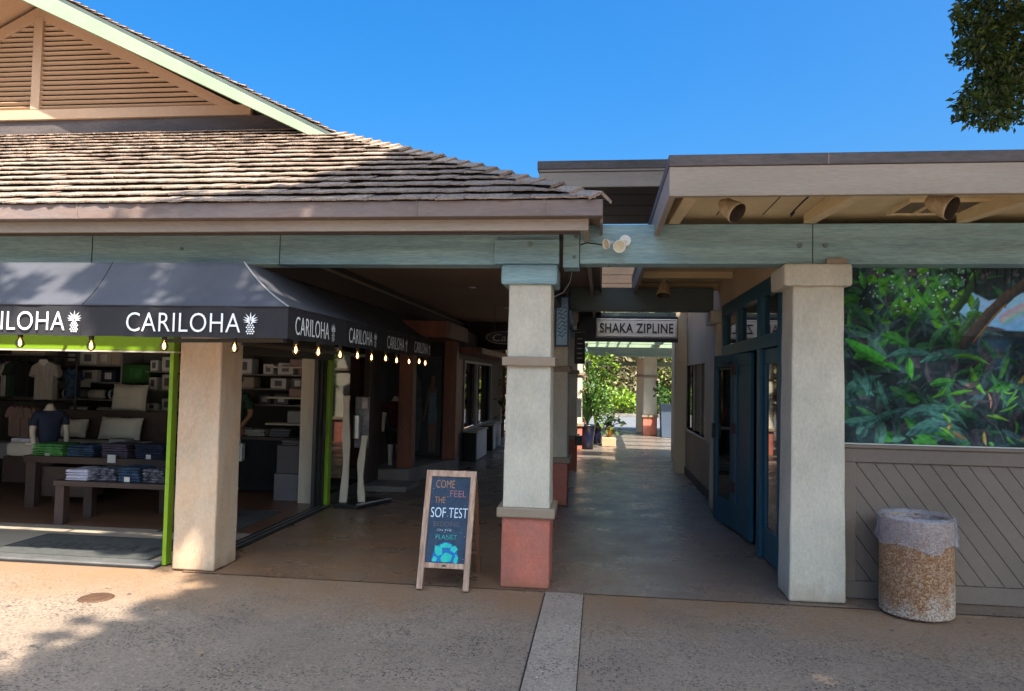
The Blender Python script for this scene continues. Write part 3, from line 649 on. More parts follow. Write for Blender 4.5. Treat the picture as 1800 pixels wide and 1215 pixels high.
# string of bulbs
lightw = MB()
bpos = [(-6.0, 5.0), (-5.43, 5.0), (-4.86, 5.0), (-4.27, 5.0), (-3.70, 5.0), (-3.13, 5.0), (-2.595, 5.0), (-2.24, 5.24), (-2.24, 5.68), (-2.24, 6.18), (-2.24, 6.64), (-2.24, 7.07), (-2.24, 7.55), (-2.24, 7.97), (-2.24, 8.51), (-2.24, 9.0), (-2.24, 9.32)]
filament = emit('glowing_filament', (1, .52, .16), 9)
bulbglass = glassmat('amber_bulb_glass', (1, .86, .66), .05)
def mkbulb():
    t = thing('string_bulb', '', 'light bulb', (0, 0, 0), 'bulbs strung under the awning edge')
    m = MB(); m.lathe([(0, .075), (.017, .075), (.019, .05), (.017, .02), (.0, .018)], seg=10); m.build('socket', blackpaint, t, local=True)
    m = MB(); m.lathe([(.012, .022), (.018, .008), (.030, -.018), (.030, -.035), (.018, -.054), (.001, -.060)], seg=14); m.build('glass_envelope', bulbglass, t, local=True, smooth=True)
    m = MB(); m.lathe([(.001, .005), (.007, -.005), (.009, -.03), (.004, -.042), (.001, -.044)], seg=8); m.build('filament', filament, t, local=True)
    return t
b0 = mkbulb()
front_l = ['hanging in front of the lime header, {} from the tan column', ]
blab = ['glowing bulb under the awning, far off the left edge of the picture', 'glowing bulb under the awning, just off the left edge', 'glowing bulb under the awning hem, beyond the left picture edge', 'leftmost visible glowing bulb, below the first IL of the awning lettering', 'glowing bulb against the lime header, second from the left picture edge', 'glowing bulb beside the corner of the lime header, left of the tan column', 'glowing bulb just right of the tan column, under the awning pineapple', 'first glowing bulb round the awning corner, on the passage side', 'second bulb along the passage side of the awning, counted from its corner', 'third bulb along the passage side of the awning', 'fourth bulb along the passage side, above the display stand', 'fifth bulb along the passage side of the awning', 'sixth bulb along the passage side of the awning', 'seventh bulb along the passage side, nearer the timber posts', 'eighth bulb along the passage side of the awning', 'last but one bulb at the far end of the awning', 'farthest bulb at the end of the passage-side awning']
blab[0] = 'glowing bulb under the awning, third beyond the left picture edge'
blab[1] = 'glowing bulb under the awning, second beyond the left picture edge'
for i, (x, y) in enumerate(bpos):
    if i < 3: continue
    o = b0 if i == 3 else clone(b0)
    o.location = (x, y, 1.800+random.uniform(-.01, .01)); o['label'] = blab[i]
wr = MB(); pts = []
for i in range(3, len(bpos)):
    x, y = bpos[i]; pts.append((x, y, 1.878))
    if i < len(bpos)-1: pts.append(((x+bpos[i+1][0])/2, (y+bpos[i+1][1])/2, 1.868))
wr.tube([(-9, 5.0, 1.87)]+pts, .006, 6); tag(wr.build('light_cable', blackpaint), 'black cable of the string lights running along the awning hem', 'cable')

# ------------------------------------------------------------------ right building
zb = thing('zipline_building', 'low beige building on the right with flat overhanging roof, teal doors and boarded counter wall', 'building', (1.5, 5.7, 0))
rt = box('roof_slab', (.425, 5.4, 4.56, 9.85, 2.875, 2.93), soffitm, zb); box('roof_slab', (1.46, 5.4, 9.852, 15.9, 2.875, 2.93), soffitm, zb)
box('roof_edge', (.392, 5.4, 4.49, 9.86, 2.897, 2.967), bitumen, zb, bevel=.006); box('roof_edge', (1.44, 5.4, 9.862, 15.9, 2.897, 2.967), bitumen, zb, bevel=.006)
for x in (1.31, 2.66, 4.0): box('edge_seam', (x, x+.01, 4.486, 4.49, 2.90, 2.965), gutterm, zb)
box('front_fascia', (.397, 5.4, 4.50, 4.545, 2.716, 2.896), fasciam, zb, bevel=.004)
box('side_fascia', (.397, .437, 4.546, 9.85, 2.716, 2.896), fasciam, zb, bevel=.004)
for x in (.50, 1.50, 2.58, 3.7, 4.8):
    m = MB().add([(x, 4.546, 2.735), (x+.085, 4.546, 2.735), (x+.085, 5.735, 2.806), (x, 5.735, 2.806), (x, 4.546, 2.874), (x+.085, 4.546, 2.874), (x+.085, 5.735, 2.874), (x, 5.735, 2.874)],
                 [(3, 2, 1, 0), (4, 5, 6, 7), (0, 1, 5, 4), (1, 2, 6, 5), (2, 3, 7, 6), (3, 0, 4, 7)])
    m.build('rafter', soffitm, zb, bevel=.004)
for x in (.86, 1.2): box('soffit_joint', (x, x+.006, 4.546, 5.735, 2.872, 2.8755), blackgap, zb)
for yy in (7.5, 8.7): box('ceiling_batten', (.437, 1.495, yy, yy+.09, 2.80, 2.874), soffitm, zb, bevel=.003)
vt = box('soffit_vent', (2.09, 2.56, 5.28, 5.66, 2.862, 2.873), M('vent_mesh', (.17, .12, .075), .8, .2, 6, .2, 60), zb)
for b in ((2.07, 2.58, 5.26, 5.28), (2.07, 2.58, 5.66, 5.68), (2.07, 2.09, 5.28, 5.66), (2.56, 2.58, 5.28, 5.66), (2.24, 2.26, 5.28, 5.66)): box('vent_frame', (*b, 2.85, 2.874), soffitm, vt)
rb = box('front_beam', (-.172, 5.4, 5.74, 5.94, 2.502, 2.806), sage, zb, bevel=.006)
box('beam_joint', (1.566, 1.571, 5.737, 5.7405, 2.503, 2.805), blackgap, rb)
for x in (1.475, 1.659): bolt(x, 2.64, 5.74, rb, .018)
cR = column(zb, 1.405, 1.808, 5.735, 6.09, 'plain')
cR.location.y += 0
box('shim_block', (1.66, 1.80, 5.70, 5.735, 2.498, 2.535), taupe, cR)
column(zb, 1.41, 1.80, 9.48, 9.85, 'plain')
box('door_post', (1.30, 1.50, 13.2, 13.36, 0, 2.9), stucco_tan, zb, bevel=.004)
# wall X=1.5 (pieces round the openings)
W0, W1 = 1.502, 1.68
box('wall', (W0, W1, 6.09, 6.32, 0, 2.872), stucco_tan, zb)
box('wall', (W0, W1, 6.32, 9.33, 2.54, 2.872), stucco_tan, zb)
box('wall', (W0, W1, 9.33, 10.98, 0, 2.872), stucco_tan, zb)
box('wall', (W0, W1, 10.98, 13.5, 0, .79), stucco_tan, zb)
box('wall', (W0, W1, 10.98, 13.5, 1.88, 2.872), stucco_tan, zb)
box('wall', (W0, W1, 13.5, 16, 0, 2.872), stucco_tan, zb)
box('skirting', (1.47, W0-.002, 9.86, 13.19, 0, .13), walldark, zb)
box('window_sill', (1.47, 1.60, 10.95, 13.52, .76, .79), stucco_tan, zb, bevel=.004)
box('wall_skirt', (1.485, 1.50, 9.86, 13.19, .13, .755), taupe, zb)
for y in (10.98, 11.63, 12.46, 13.44): box('window_mullion', (1.53, 1.58, y, y+.06, .79, 1.88), fasciam, zb)
for y0, y1 in ((11.04, 11.63), (11.69, 12.46), (12.52, 13.44)): box('window_pane', (1.552, 1.558, y0, y1, .79, 1.88), glass_dark, zb)
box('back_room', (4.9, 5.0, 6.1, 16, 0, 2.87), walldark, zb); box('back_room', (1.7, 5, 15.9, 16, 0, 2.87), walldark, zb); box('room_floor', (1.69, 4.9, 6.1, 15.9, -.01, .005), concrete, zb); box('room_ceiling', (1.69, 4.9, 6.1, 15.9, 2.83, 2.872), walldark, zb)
# teal door set
dd = thing('teal_door_set', 'teal glazed doors with three transom lights and one bifold leaf folded open', 'doors', (1.5, 7.8, 0))
X0, X1 = 1.475, 1.575
for y0, y1 in ((6.32, 6.44), (7.12, 7.26), (8.22, 8.34), (9.21, 9.33)): box('door_post', (X0, X1, y0, y1, 0, 2.54), teal, dd, bevel=.004)
box('head_rail', (X0-.004, X1, 6.44, 9.21, 2.40, 2.538), teal, dd, bevel=.004)
box('transom_rail', (X0-.004, X1, 6.44, 9.21, 1.92, 2.04), teal, dd, bevel=.004)
for y0, y1 in ((6.44, 7.12), (7.26, 8.22), (8.34, 9.21)):
    t = box('transom_pane', (1.52, 1.528, y0, y1, 2.04, 2.40), doorglass, dd)
def leaf(a, b, nm, glazed=True, z1=1.91):
    """door leaf between plan points a and b"""
    a = Vector((a[0], a[1], 0)); b = Vector((b[0], b[1], 0)); d = (b-a); ln = d.length; d.normalize(); nrm = Vector((-d.y, d.x, 0))
    mt = Matrix(((d.x, nrm.x, 0, a.x), (d.y, nrm.y, 0, a.y), (0, 0, 1, 0), (0, 0, 0, 1)))
    m = MB(); st = .11
    for q in ((0, st, 0, .04, .02, z1), (ln-st, ln, 0, .04, .02, z1), (st, ln-st, 0, .04, .02, .30), (st, ln-st, 0, .04, z1-.13, z1)): m.box(*q, mt)
    o = m.build(nm, teal, dd, bevel=.003)
    if glazed: MB().box(st, ln-st, .017, .023, .30, z1-.13, mt).build('leaf_pane', doorglass, o)
    else: MB().box(st, ln-st, .01, .03, .30, z1-.13, mt).build('leaf_panel', teal, o)
    return o, mt, ln
leaf((1.50, 7.115), (1.50, 6.445), 'fixed_leaf')
l1, mt1, ln1 = leaf((1.485, 8.32), (1.375, 9.0), 'folding_leaf')
MB().box(ln1-.07, ln1-.04, .04, .075, .95, 1.12, mt1).build('door_handle', darkmetal, l1)
MB().box(.06, .30, .042, .07, 1.80, 1.83, mt1).build('door_closer', darkmetal, l1)
l2, mt2, ln2 = leaf((1.535, 7.66), (1.485, 8.31), 'folding_leaf', glazed=False)
for z in (.42, 1.05, 1.68): MB().box(ln2-.10, ln2+.05, .041, .052, z, z+.11, mt2).build('hinge', rust, l2)
# counter wall with diagonal boards
cw = MB().box(1.812, 5.4, 5.955, 6.05, 0, 1.12).build('counter_wall', blackgap, zb)
box('top_rail', (1.812, 5.4, 5.905, 5.954, 1.018, 1.125), plankm, cw, bevel=.004)
box('counter_cap', (1.812, 5.4, 5.885, 6.06, 1.126, 1.150), plankm, cw, bevel=.004)
box('bottom_rail', (1.812, 5.4, 5.905, 5.954, .0, .125), plankm, cw, bevel=.004)
box('left_stile', (1.812, 1.93, 5.905, 5.954, .126, 1.017), plankm, cw, bevel=.004)
tn = 1.36; step = .134
for i in range(-8, 26):
    xs = 1.93+i*step
    poly = [(xs+.003, 1.02), (xs+step-.003, 1.02), (xs+step-.003+.90/tn, .12), (xs+.003+.90/tn, .12)]
    poly = clip_poly(poly, 1.934, 5.39, .129, 1.015)
    if len(poly) > 2: MB().prism(poly, 5.925+random.uniform(-.001, .001), 5.950, 'y').build('diagonal_board', plankm, cw)
box('picture_rail', (1.812, 5.4, 5.94, 5.962, 1.150, 1.158), offwhite, cw)

# ------------------------------------------------------------------ mural (flat painted artwork)
def paint_mural():
    Wm, Hm, st = 2.6, 1.42, .0062
    nx, ny = int(Wm/st), int(Hm/st); g = np.random.default_rng(5)
    X, Y = np.meshgrid((np.arange(nx)+.5)*st, (np.arange(ny)+.5)*st)   # Y up, metres
    def sm(n, s):
        a = g.random((int(Hm/s)+3, int(Wm/s)+3)); yy = Y/s; xx = X/s; i = yy.astype(int); j = xx.astype(int); u = yy-i; v = xx-j; u = u*u*(3-2*u); v = v*v*(3-2*v)
        return a[i, j]*(1-u)*(1-v)+a[i+1, j]*u*(1-v)+a[i, j+1]*(1-u)*v+a[i+1, j+1]*u*v
    n1 = sm(0, .22); n2 = sm(0, .06); n3 = sm(0, .022)
    img = np.zeros((ny, nx, 3)); img[:] = (.010, .016, .018)
    img += (n1*.5+n2*.3)[..., None]*np.array([.010, .022, .026]); img += (n3*.008)[..., None]
    def blend(mask, c): img[:] = img*(1-mask[..., None])+np.array(c)*mask[..., None] if not isinstance(c, np.ndarray) else img*(1-mask[..., None])+c*mask[..., None]
    # sky opening at the upper right, with hazy band and rainbow
    def poly_mask(pts, soft=.012):
        m = np.ones_like(X)*9
        inside = np.zeros_like(X, bool); k = len(pts)
        d = np.full_like(X, 9.)
        for i in range(k):
            (x0, y0), (x1, y1) = pts[i-1], pts[i]
            c = ((y0 > Y) != (y1 > Y)) & (X < (x1-x0)*(Y-y0)/((y1-y0) or 1e-9)+x0); inside ^= c
            t = np.clip(((X-x0)*(x1-x0)+(Y-y0)*(y1-y0))/((x1-x0)**2+(y1-y0)**2+1e-9), 0, 1); d = np.minimum(d, np.hypot(X-x0-t*(x1-x0), Y-y0-t*(y1-y0)))
        return np.clip(.5+np.where(inside, d, -d)/soft, 0, 1)
    skyc = np.stack([.10+.10*n1, .26+.12*n1+.05*n2, .52+.12*n1], -1)
    blend(poly_mask([(.88, 1.06), (.95, 1.18), (1.10, 1.10), (1.5, 1.2), (1.9, 1.15), (2.1, .95), (1.7, .86), (1.12, .88), (1.0, .92), (.88, 1.02)]), skyc)
    rb = np.hypot(X-1.55, (Y-.55)*1.0)
    for r_, c in ((.56, (.45, .12, .05)), (.53, (.45, .28, .08)), (.505, (.12, .35, .18)), (.48, (.2, .25, .5))):
        blend(np.exp(-((rb-r_)/.015)**2)*.55*(X > 1.17)*(X < 1.9)*(Y > .93), c)
    blend(poly_mask([(1.0, .80), (1.7, .84), (2.6, .80), (2.6, .45), (.95, .62)], .05)*.8, np.stack([.015+.03*n2, .05+.03*n1, .085+.05*n1], -1))
    # one leaf / brush stroke
    def leaf(cx, cy, L, Wd, ang, c0, c1, curve=0, vein=True, a=1.):
        r_ = max(L, Wd)*1.15+abs(curve)*L
        x0 = max(0, int((cx-r_)/st)); x1 = min(nx, int((cx+r_)/st)+1); y0 = max(0, int((cy-r_)/st)); y1 = min(ny, int((cy+r_)/st)+1)
        if x1 <= x0 or y1 <= y0: return
        x = X[y0:y1, x0:x1]-cx; y = Y[y0:y1, x0:x1]-cy; c, s = math.cos(ang), math.sin(ang); u = x*c+y*s; v = -x*s+y*c
        t = u/L; v = v-curve*L*(t*t-t); w_ = Wd*np.clip(np.sin(np.pi*np.clip(t, 0, 1)), 0, 1)**.75*(1.1-.5*np.clip(t, 0, 1))
        m = np.clip((w_-np.abs(v))/.006+.2, 0, 1)*(t > 0)*(t < 1)*a
        k = .5+.5*np.tanh(v/(Wd*.25+1e-6)); k = .25+.6*k+.25*(n3[y0:y1, x0:x1]-.5)+.15*np.sin(u*90+np.abs(v)*120)*(1 if vein else 0)
        col = np.array(c0)*(1-k[..., None])+np.array(c1)*k[..., None]
        if vein: rib = np.exp(-(v/.004)**2)*.5; col = col*(1-rib[..., None])+np.array(c1)*1.3*rib[..., None]
        sub = img[y0:y1, x0:x1]; sub[:] = sub*(1-m[..., None])+col*m[..., None]
    pal_d = [((.008, .02, .022), (.03, .06, .065)), ((.01, .03, .02), (.03, .09, .05)), ((.015, .035, .04), (.05, .10, .11)), ((.02, .02, .03), (.06, .06, .07))]
    pal_m = [((.01, .05, .03), (.05, .16, .07)), ((.02, .06, .05), (.07, .17, .13)), ((.01, .06, .015), (.05, .20, .04))]
    pal_b = [((.02, .085, .012), (.08, .24, .03)), ((.015, .085, .02), (.07, .21, .06)), ((.03, .11, .01), (.16, .33, .045))]
    pal_o = [((.10, .06, .03), (.30, .16, .07)), ((.08, .05, .04), (.32, .18, .13)), ((.12, .09, .03), (.34, .26, .08))]
    for i in range(420):   # dark under-foliage
        x, y = g.random()*Wm, g.random()*Hm
        if x > .98 and .84 < y < 1.2 and x < 2.1: continue
        c = pal_d[g.integers(4)]; leaf(x, y, .08+.22*g.random(), .015+.035*g.random(), g.random()*6.28, *c, curve=g.normal()*.3, vein=g.random() < .5)
    for i in range(170):
        x, y = g.random()*Wm, g.random()*Hm
        if x > .9 and y > .82: continue
        c = pal_m[g.integers(3)] if g.random() < .7 else pal_d[g.integers(4)]; leaf(x, y, .10+.24*g.random(), .018+.042*g.random(), g.random()*6.28, *c, curve=g.normal()*.3)
    for i in range(60):    # upper canopy greens
        x, y = .25+g.random()*.75, .9+g.random()*.45; leaf(x, y, .06+.08*g.random(), .02+.025*g.random(), g.random()*6.28, *(pal_m+pal_b[:1])[g.integers(4)], curve=g.normal()*.2)
    # trunk and hanging roots
    def limb(pts, w0, w1, c0, c1):
        for (a, b) in zip(pts[:-1], pts[1:]):
            n = 26
            for q in range(n):
                t = q/n; x = a[0]+(b[0]-a[0])*t; y = a[1]+(b[1]-a[1])*t; ww = w0+(w1-w0)*t
                d = math.atan2(b[1]-a[1], b[0]-a[0]); leaf(x-.04*math.cos(d), y-.04*math.sin(d), .10, ww, d, c0, c1, vein=False, a=.8)
    limb([(.86, .70), (.90, .86), (1.00, .98)], .03, .03, (.02, .05, .03), (.05, .11, .04)); limb([(.90, .80), (.78, .98), (.72, 1.12)], .025, .015, (.015, .05, .02), (.05, .14, .03))
    limb([(.92, .76), (1.02, .90), (1.12, 1.02), (1.24, 1.14), (1.45, 1.30), (1.6, 1.42)], .045, .05, (.022, .028, .035), (.07, .055, .045)); limb([(1.0, .8), (1.12, .96), (1.20, 1.05)], .008, .007, (.10, .05, .02), (.24, .13, .05))
    limb([(.83, .98), (.92, 1.10), (1.02, 1.3)], .035, .03, (.015, .03, .02), (.03, .07, .035))
    for i in range(16):
        x = .93+.055*i+.02*g.random(); y = 1.40; L = .1+.2*g.random(); leaf(x, y, L, .010, -1.57+g.normal()*.12, (.006, .008, .012), (.012, .016, .02), curve=g.normal()*.1, vein=False)
    # named big leaves
    leaf(.06, .80, .48, .055, -.52, (.02, .10, .02), (.06, .34, .04), curve=.12)
    leaf(.10, 1.08, .30, .05, -.85, (.015, .05, .03), (.04, .13, .07), curve=.1)
    for x, y, L, w_, an in ((.42, .95, .14, .045, 1.4), (.56, 1.0, .12, .05, 1.2), (.50, 1.12, .12, .045, 1.0), (.36, 1.13, .12, .035, 1.9), (.66, 1.05, .15, .03, 2.2), (.30, 1.2, .14, .03, .6)): leaf(x, y, L*1.25, w_*1.15, an, (.015, .075, .015), (.06, .22, .035))
    for x, y, L, w_, an, cu in ((.36, .66, .36, .04, .05, -.4), (.60, .62, .45, .045, .1, -.5), (.30, .48, .30, .035, -1.2, .2), (.46, .20, .44, .05, .15, -.35), (.50, .07, .42, .06, .12, -.5), (.62, .28, .3, .03, -.3, .3), (.20, .10, .34, .04, .5, -.3), (.02, .35, .36, .05, .5, -.3), (.04, .16, .30, .045, .2, .3), (.12, .56, .26, .04, -.9, .3), (.22, .36, .22, .035, 1.7, .4), (.0, .55, .3, .05, -1.2, .3)):
        leaf(x, y, L, w_, an, (.012, .045, .04), (.06, .17, .14), curve=cu)
    leaf(.53, .66, .17, .035, -1.45, (.02, .12, .02), (.07, .30, .04), curve=.2); leaf(.97, .60, .24, .03, -1.1, (.03, .14, .02), (.14, .36, .05), curve=.4); leaf(.84, .68, .28, .022, -.25, (.03, .14, .02), (.12, .32, .05), curve=-.4)
    for i in range(46):    # bright low foliage, right
        x = .75+g.random()*1.8; y = .03+g.random()**1.3*.5; leaf(x, y, .06+.14*g.random(), .008+.012*g.random(), g.normal()*.8+(0 if g.random() < .5 else 3.14), *pal_b[g.integers(3)], curve=g.normal()*.4)
    for i in range(13):
        x = .6+g.random()*1.9; y = .05+g.random()*.65; leaf(x, y, .06+.08*g.random(), .010+.014*g.random(), g.random()*6.28, *pal_o[g.integers(3)], curve=g.normal()*.4)
    for i in range(60):    # light brush strokes
        x, y = g.random()*Wm, g.random()*.95; leaf(x, y, .08+.16*g.random(), .004, g.random()*6.28, (.05, .14, .13), (.14, .28, .25), curve=g.normal()*.4, vein=False, a=.6)
    for i in range(60):    # pale sky flecks through the canopy
        x, y = .15+g.random()*.8, .98+g.random()*.38; leaf(x, y, .012+.016*g.random(), .006, g.random()*6.28, (.25, .45, .50), (.50, .70, .75), vein=False)
    for i in range(150):
        x, y = g.random()*Wm, g.random()*Hm
        if x > .86 and y > .80: continue
        leaf(x, y, .05+.16*g.random(), .008+.02*g.random(), g.random()*6.28, *pal_d[g.integers(4)], curve=g.normal()*.4, a=.85)
    clump = np.clip(.62+1.5*(sm(0, .19)-.35), .30, 1.35); msk = ((X > .88) & (Y > .83)).astype(float); img[:] *= (clump*(1-msk)+msk)[..., None]; img[:] *= (1+.25*(n3-.5))[..., None]
    dk = np.clip((X-.0)/.25, 0, 1)*.3+.7; img[:] *= dk[..., None]*np.clip((Hm-Y)/.08+.35, .4, 1)[..., None]
    V = np.zeros(((nx+1)*(ny+1), 3)); gx_, gy_ = np.meshgrid(np.arange(nx+1)*st, np.arange(ny+1)*st); V[:, 0] = gx_.ravel(); V[:, 2] = gy_.ravel()
    i = (np.arange(ny)[:, None]*(nx+1)+np.arange(nx)[None, :]).ravel(); q = np.stack([i, i+1, i+nx+2, i+nx+1], 1).ravel().astype(np.int32)
    me = bpy.data.meshes.new('painting'); me.vertices.add(len(V)); me.vertices.foreach_set('co', V.ravel()); me.loops.add(len(q)); me.loops.foreach_set('vertex_index', q)
    nf = nx*ny; me.polygons.add(nf); me.polygons.foreach_set('loop_start', np.arange(0, nf*4, 4, dtype=np.int32)); me.polygons.foreach_set('loop_total', np.full(nf, 4, np.int32)); me.update()
    # per-vertex colour, averaged
    pad = np.pad(img, ((0, 1), (0, 1), (0, 0)), 'edge'); at = me.color_attributes.new('paint', 'FLOAT_COLOR', 'POINT'); at.data.foreach_set('color', np.concatenate([pad, np.ones((ny+1, nx+1, 1))], 2).astype(np.float32).ravel())
    return me
mural = thing('mural_panel', 'painted jungle mural with dark leaves, a leaning trunk and a patch of blue sky', 'mural', (1.812, 5.96, 1.160))
box('backing_board', (1.812, 4.45, 5.966, 5.99, 1.158, 2.60), blackpaint, mural)
mm = bpy.data.materials.new('mural_paint'); mm.use_nodes = True; _n = mm.node_tree; _b = _n.nodes['Principled BSDF']; _a = _n.nodes.new('ShaderNodeVertexColor'); _a.layer_name = 'paint'
_g = _n.nodes.new('ShaderNodeVectorMath'); _g.operation = 'SCALE'; _g.inputs['Scale'].default_value = 1.3; _n.links.new(_a.outputs[0], _g.inputs[0]); _n.links.new(_g.outputs[0], _b.inputs['Base Color']); _b.inputs['Roughness'].default_value = .75; _b.inputs['Specular IOR Level'].default_value = .12
pme = paint_mural(); pme.materials.append(mm); po = bpy.data.objects.new('painting', pme); COL.objects.link(po); po.parent = mural
box('upper_wall', (4.45, 5.4, 5.96, 6.05, 1.12, 2.5), stucco_tan, zb)

# ------------------------------------------------------------------ covered walkway behind
wk = thing('covered_walkway', 'higher flat roof and cross beams over the passage between the two buildings', 'roof', (0, 9, 0))
box('upper_roof', (-.70, 2.6, 8.06, 10.3, 3.80, 3.90), brownwood, wk)
box('upper_roof_edge', (-.72, 2.6, 8.0, 10.35, 3.895, 3.99), bitumen, wk, bevel=.006)
box('upper_roof_gap', (-.70, 2.6, 8.01, 8.05, 3.872, 3.894), fasciam, wk)
box('upper_fascia', (-.70, 2.6, 8.02, 8.06, 3.70, 3.865), fasciam, wk, bevel=.004)
for i in range(8): box('ceiling_plank', (-.66, 2.6, 8.10+i*.275, 8.10+i*.275+.262, 3.765+.003*(i % 2), 3.798), brownwood, wk)
box('upper_side_wall', (-.70, -.62, 8.07, 10.3, 3.0, 3.76), brownwood, wk)
for i in range(8): box('siding_board', (-.66, 2.6, 14.0, 14.03, 2.95+i*.16, 2.95+i*.16+.15), brownwood, wk)
box('siding_back', (-.66, 2.6, 14.04, 14.1, 2.92, 4.25), fasciam, wk)
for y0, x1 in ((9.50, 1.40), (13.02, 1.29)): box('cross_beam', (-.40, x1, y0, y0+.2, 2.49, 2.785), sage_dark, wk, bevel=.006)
box('cross_beam', (.44, 1.498, 9.74, 9.84, 2.79, 2.872), soffitm, wk)

# sign board SHAKA ZIPLINE
sg = thing('hanging_sign', 'grey board sign reading SHAKA ZIPLINE hanging over the passage', 'sign', (.59, 12.4, 2.46))
box('sign_board', (-.082, 1.245, 12.37, 12.41, 2.307, 2.622), signgrey, sg, bevel=.012)
box('backing_board', (-.36, 1.30, 12.80, 12.84, 2.26, 2.70), blackpaint, sg)
for x in (.05, 1.12): MB().bar((x, 12.39, 2.62), (x, 12.39, 2.80), .012).build('hanger_rod', darkmetal, sg)
for x in (.05, 1.12): MB().bar((x, 12.39, 2.79), (x, 13.0, 2.79), .02).build('hanger_rod', darkmetal, sg)
o = text_mesh('SHAKA ZIPLINE', .22, blackpaint, 'lettering', width=1.20, extrude=.002, parent=sg, mtx=facing((-.018, 12.366, 2.388), 'y', ORG[sg]), ls=1.08, bold=.0035)
m = MB()
for b in ((-.065, 1.228, 2.600, 2.606), (-.065, 1.228, 2.323, 2.329), (-.065, -.059, 2.329, 2.600), (1.222, 1.228, 2.329, 2.600)): m.box(b[0], b[1], 12.367, 12.369, b[2], b[3])
m.build('border_line', blackpaint, sg)
# blue hanging sign
bs = thing('vertical_shop_sign', 'tall narrow blue and white sign on the second column in the passage', 'sign', (-.49, 9.3, 2.32))
box('sign_frame', (-.578, -.40, 9.28, 9.33, 2.01, 2.645), M('blue_sign_frame', (.03, .07, .13), .5), bs, bevel=.006)
box('sign_face', (-.555, -.42, 9.272, 9.279, 2.03, 2.625), M('pale_blue_print', (.30, .48, .68), .45, .1, 4), bs)
tm = M('blue_ink', (.02, .12, .30), .5)
rotm = Matrix.Translation(Vector((-.445, 9.2695, 2.06))-ORG[bs]) @ Matrix(((1, 0, 0), (0, 0, -1), (0, 1, 0))).to_4x4() @ Matrix.Rotation(math.pi/2, 4, 'Z')
# flowing mark in the upper half, like stylised wave strokes
m = MB()
for k in range(7):
    z0 = 2.13+k*.055; pts = [(-.545+.012*j, z0+.018*math.sin(j*.9+k*1.3)+.004*j) for j in range(11)]
    for a, b in zip(pts[:-1], pts[1:]): m.add([(a[0], 9.270, a[1]-.007), (b[0], 9.270, b[1]-.007), (b[0], 9.270, b[1]+.007), (a[0], 9.270, a[1]+.007)], [(0, 1, 2, 3)])
m.build('printed_mark', tm, bs)
box('pale_board', (-.66, -.582, 9.32, 9.34, 1.98, 2.66), stucco, bs)
ds = thing('dark_blade_sign', 'small black blade sign beyond the blue and white sign', 'sign', (-.34, 11.4, 2.0)); box('sign_panel', (-.40, -.24, 11.40, 11.44, 1.84, 2.32), blackpaint, ds, bevel=.006)
box('bracket', (-.45, -.24, 11.405, 11.435, 2.33, 2.36), darkmetal, ds)
m = MB()
for k in range(5): m.box(-.36, -.28, 11.395, 11.399, 1.92+k*.075, 1.935+k*.075)
m.build('faded_print', greyshelf, ds)
nb = tag(box('notice_box', (-.40, -.32, 13.05, 13.16, .94, 1.27), whitepl, bevel=.008), 'small white notice box on the third column', 'box')
mt_ = tag(box('meter_box', (-.42, -.30, 13.0, 13.12, .45, .62), darkmetal, bevel=.01), 'dark meter box low on the third column', 'box')
# oval sign
ov = thing('oval_sign', 'dark oval cafe sign hanging from the passage ceiling beside the front column', 'sign', (-1.57, 12, 2.26))
def oval(rx, rz, y0, y1, mat, nm):
    pl = [(-1.57+rx*math.cos(2*math.pi*i/32), 2.26+rz*math.sin(2*math.pi*i/32)) for i in range(32)]; return MB().prism(pl, y0, y1, 'y').build(nm, mat, ov)
oval(.30, .105, 11.99, 12.01, greyshelf, 'oval_rim'); oval(.288, .095, 11.984, 11.9895, blackpaint, 'oval_face')
text_mesh('Cafe', .17, greyshelf, 'lettering', width=.38, extrude=.001, parent=ov, mtx=facing((-1.76, 11.982, 2.20), 'y', ORG[ov]), shear=.2)
MB().bar((-1.735, 12, 2.35), (-1.735, 12, 2.79), .012).build('hanger_rod', darkmetal, ov)

# floodlight on the beam
fl = thing('security_light', 'white twin floodlight with sensor on the sage beam', 'floodlight', (.13, 5.74, 2.64))
m = MB(); m.tube([(.175, 5.74, 2.675), (.175, 5.71, 2.675)], .045, 16); m.build('base_plate', whitepl, fl, bevel=.004)
def head(c, d, nm, s=1.0, lens_=True):
    c = Vector(c); d = Vector(d).normalized(); q = d.to_track_quat('Z', 'Y').to_matrix().to_4x4(); T = Matrix.Translation(c) @ q
    m = MB(); m.lathe([(.001, -.07*s), (.022*s, -.066*s), (.026*s, -.03*s), (.045*s, .0), (.050*s, .012*s), (.044*s, .014*s), (.040*s, .004*s)], seg=18); m.v = [tuple(T @ Vector(v)) for v in m.v]
    h = m.build(nm, whitepl, fl, smooth=True)
    m = MB(); m.lathe([(.041*s, .006*s), (.022*s, .002*s), (.001, .001)], seg=18); m.v = [tuple(T @ Vector(v)) for v in m.v]; m.build('lamp_lens', lens, h)
head((.13, 5.60, 2.612), (-.05, -1, -.35), 'lamp_head', 1.0); head((.035, 5.635, 2.635), (-.8, -.6, -.25), 'lamp_head', .85)
m = MB(); m.tube([(.175, 5.71, 2.672), (.15, 5.67, 2.64)], .014, 8); m.tube([(.165, 5.70, 2.67), (.075, 5.67, 2.645)], .011, 8); m.build('swivel_arm', whitepl, fl)
tag(MB().tube([(-.17, 5.735, 2.645), (-.12, 5.733, 2.662), (-.06, 5.733, 2.655), (.0, 5.733, 2.645), (.05, 5.733, 2.64)], .0045, 6).build('beam_cable', darkmetal), 'thin dark cable running along the sage beam to the floodlight', 'cable')
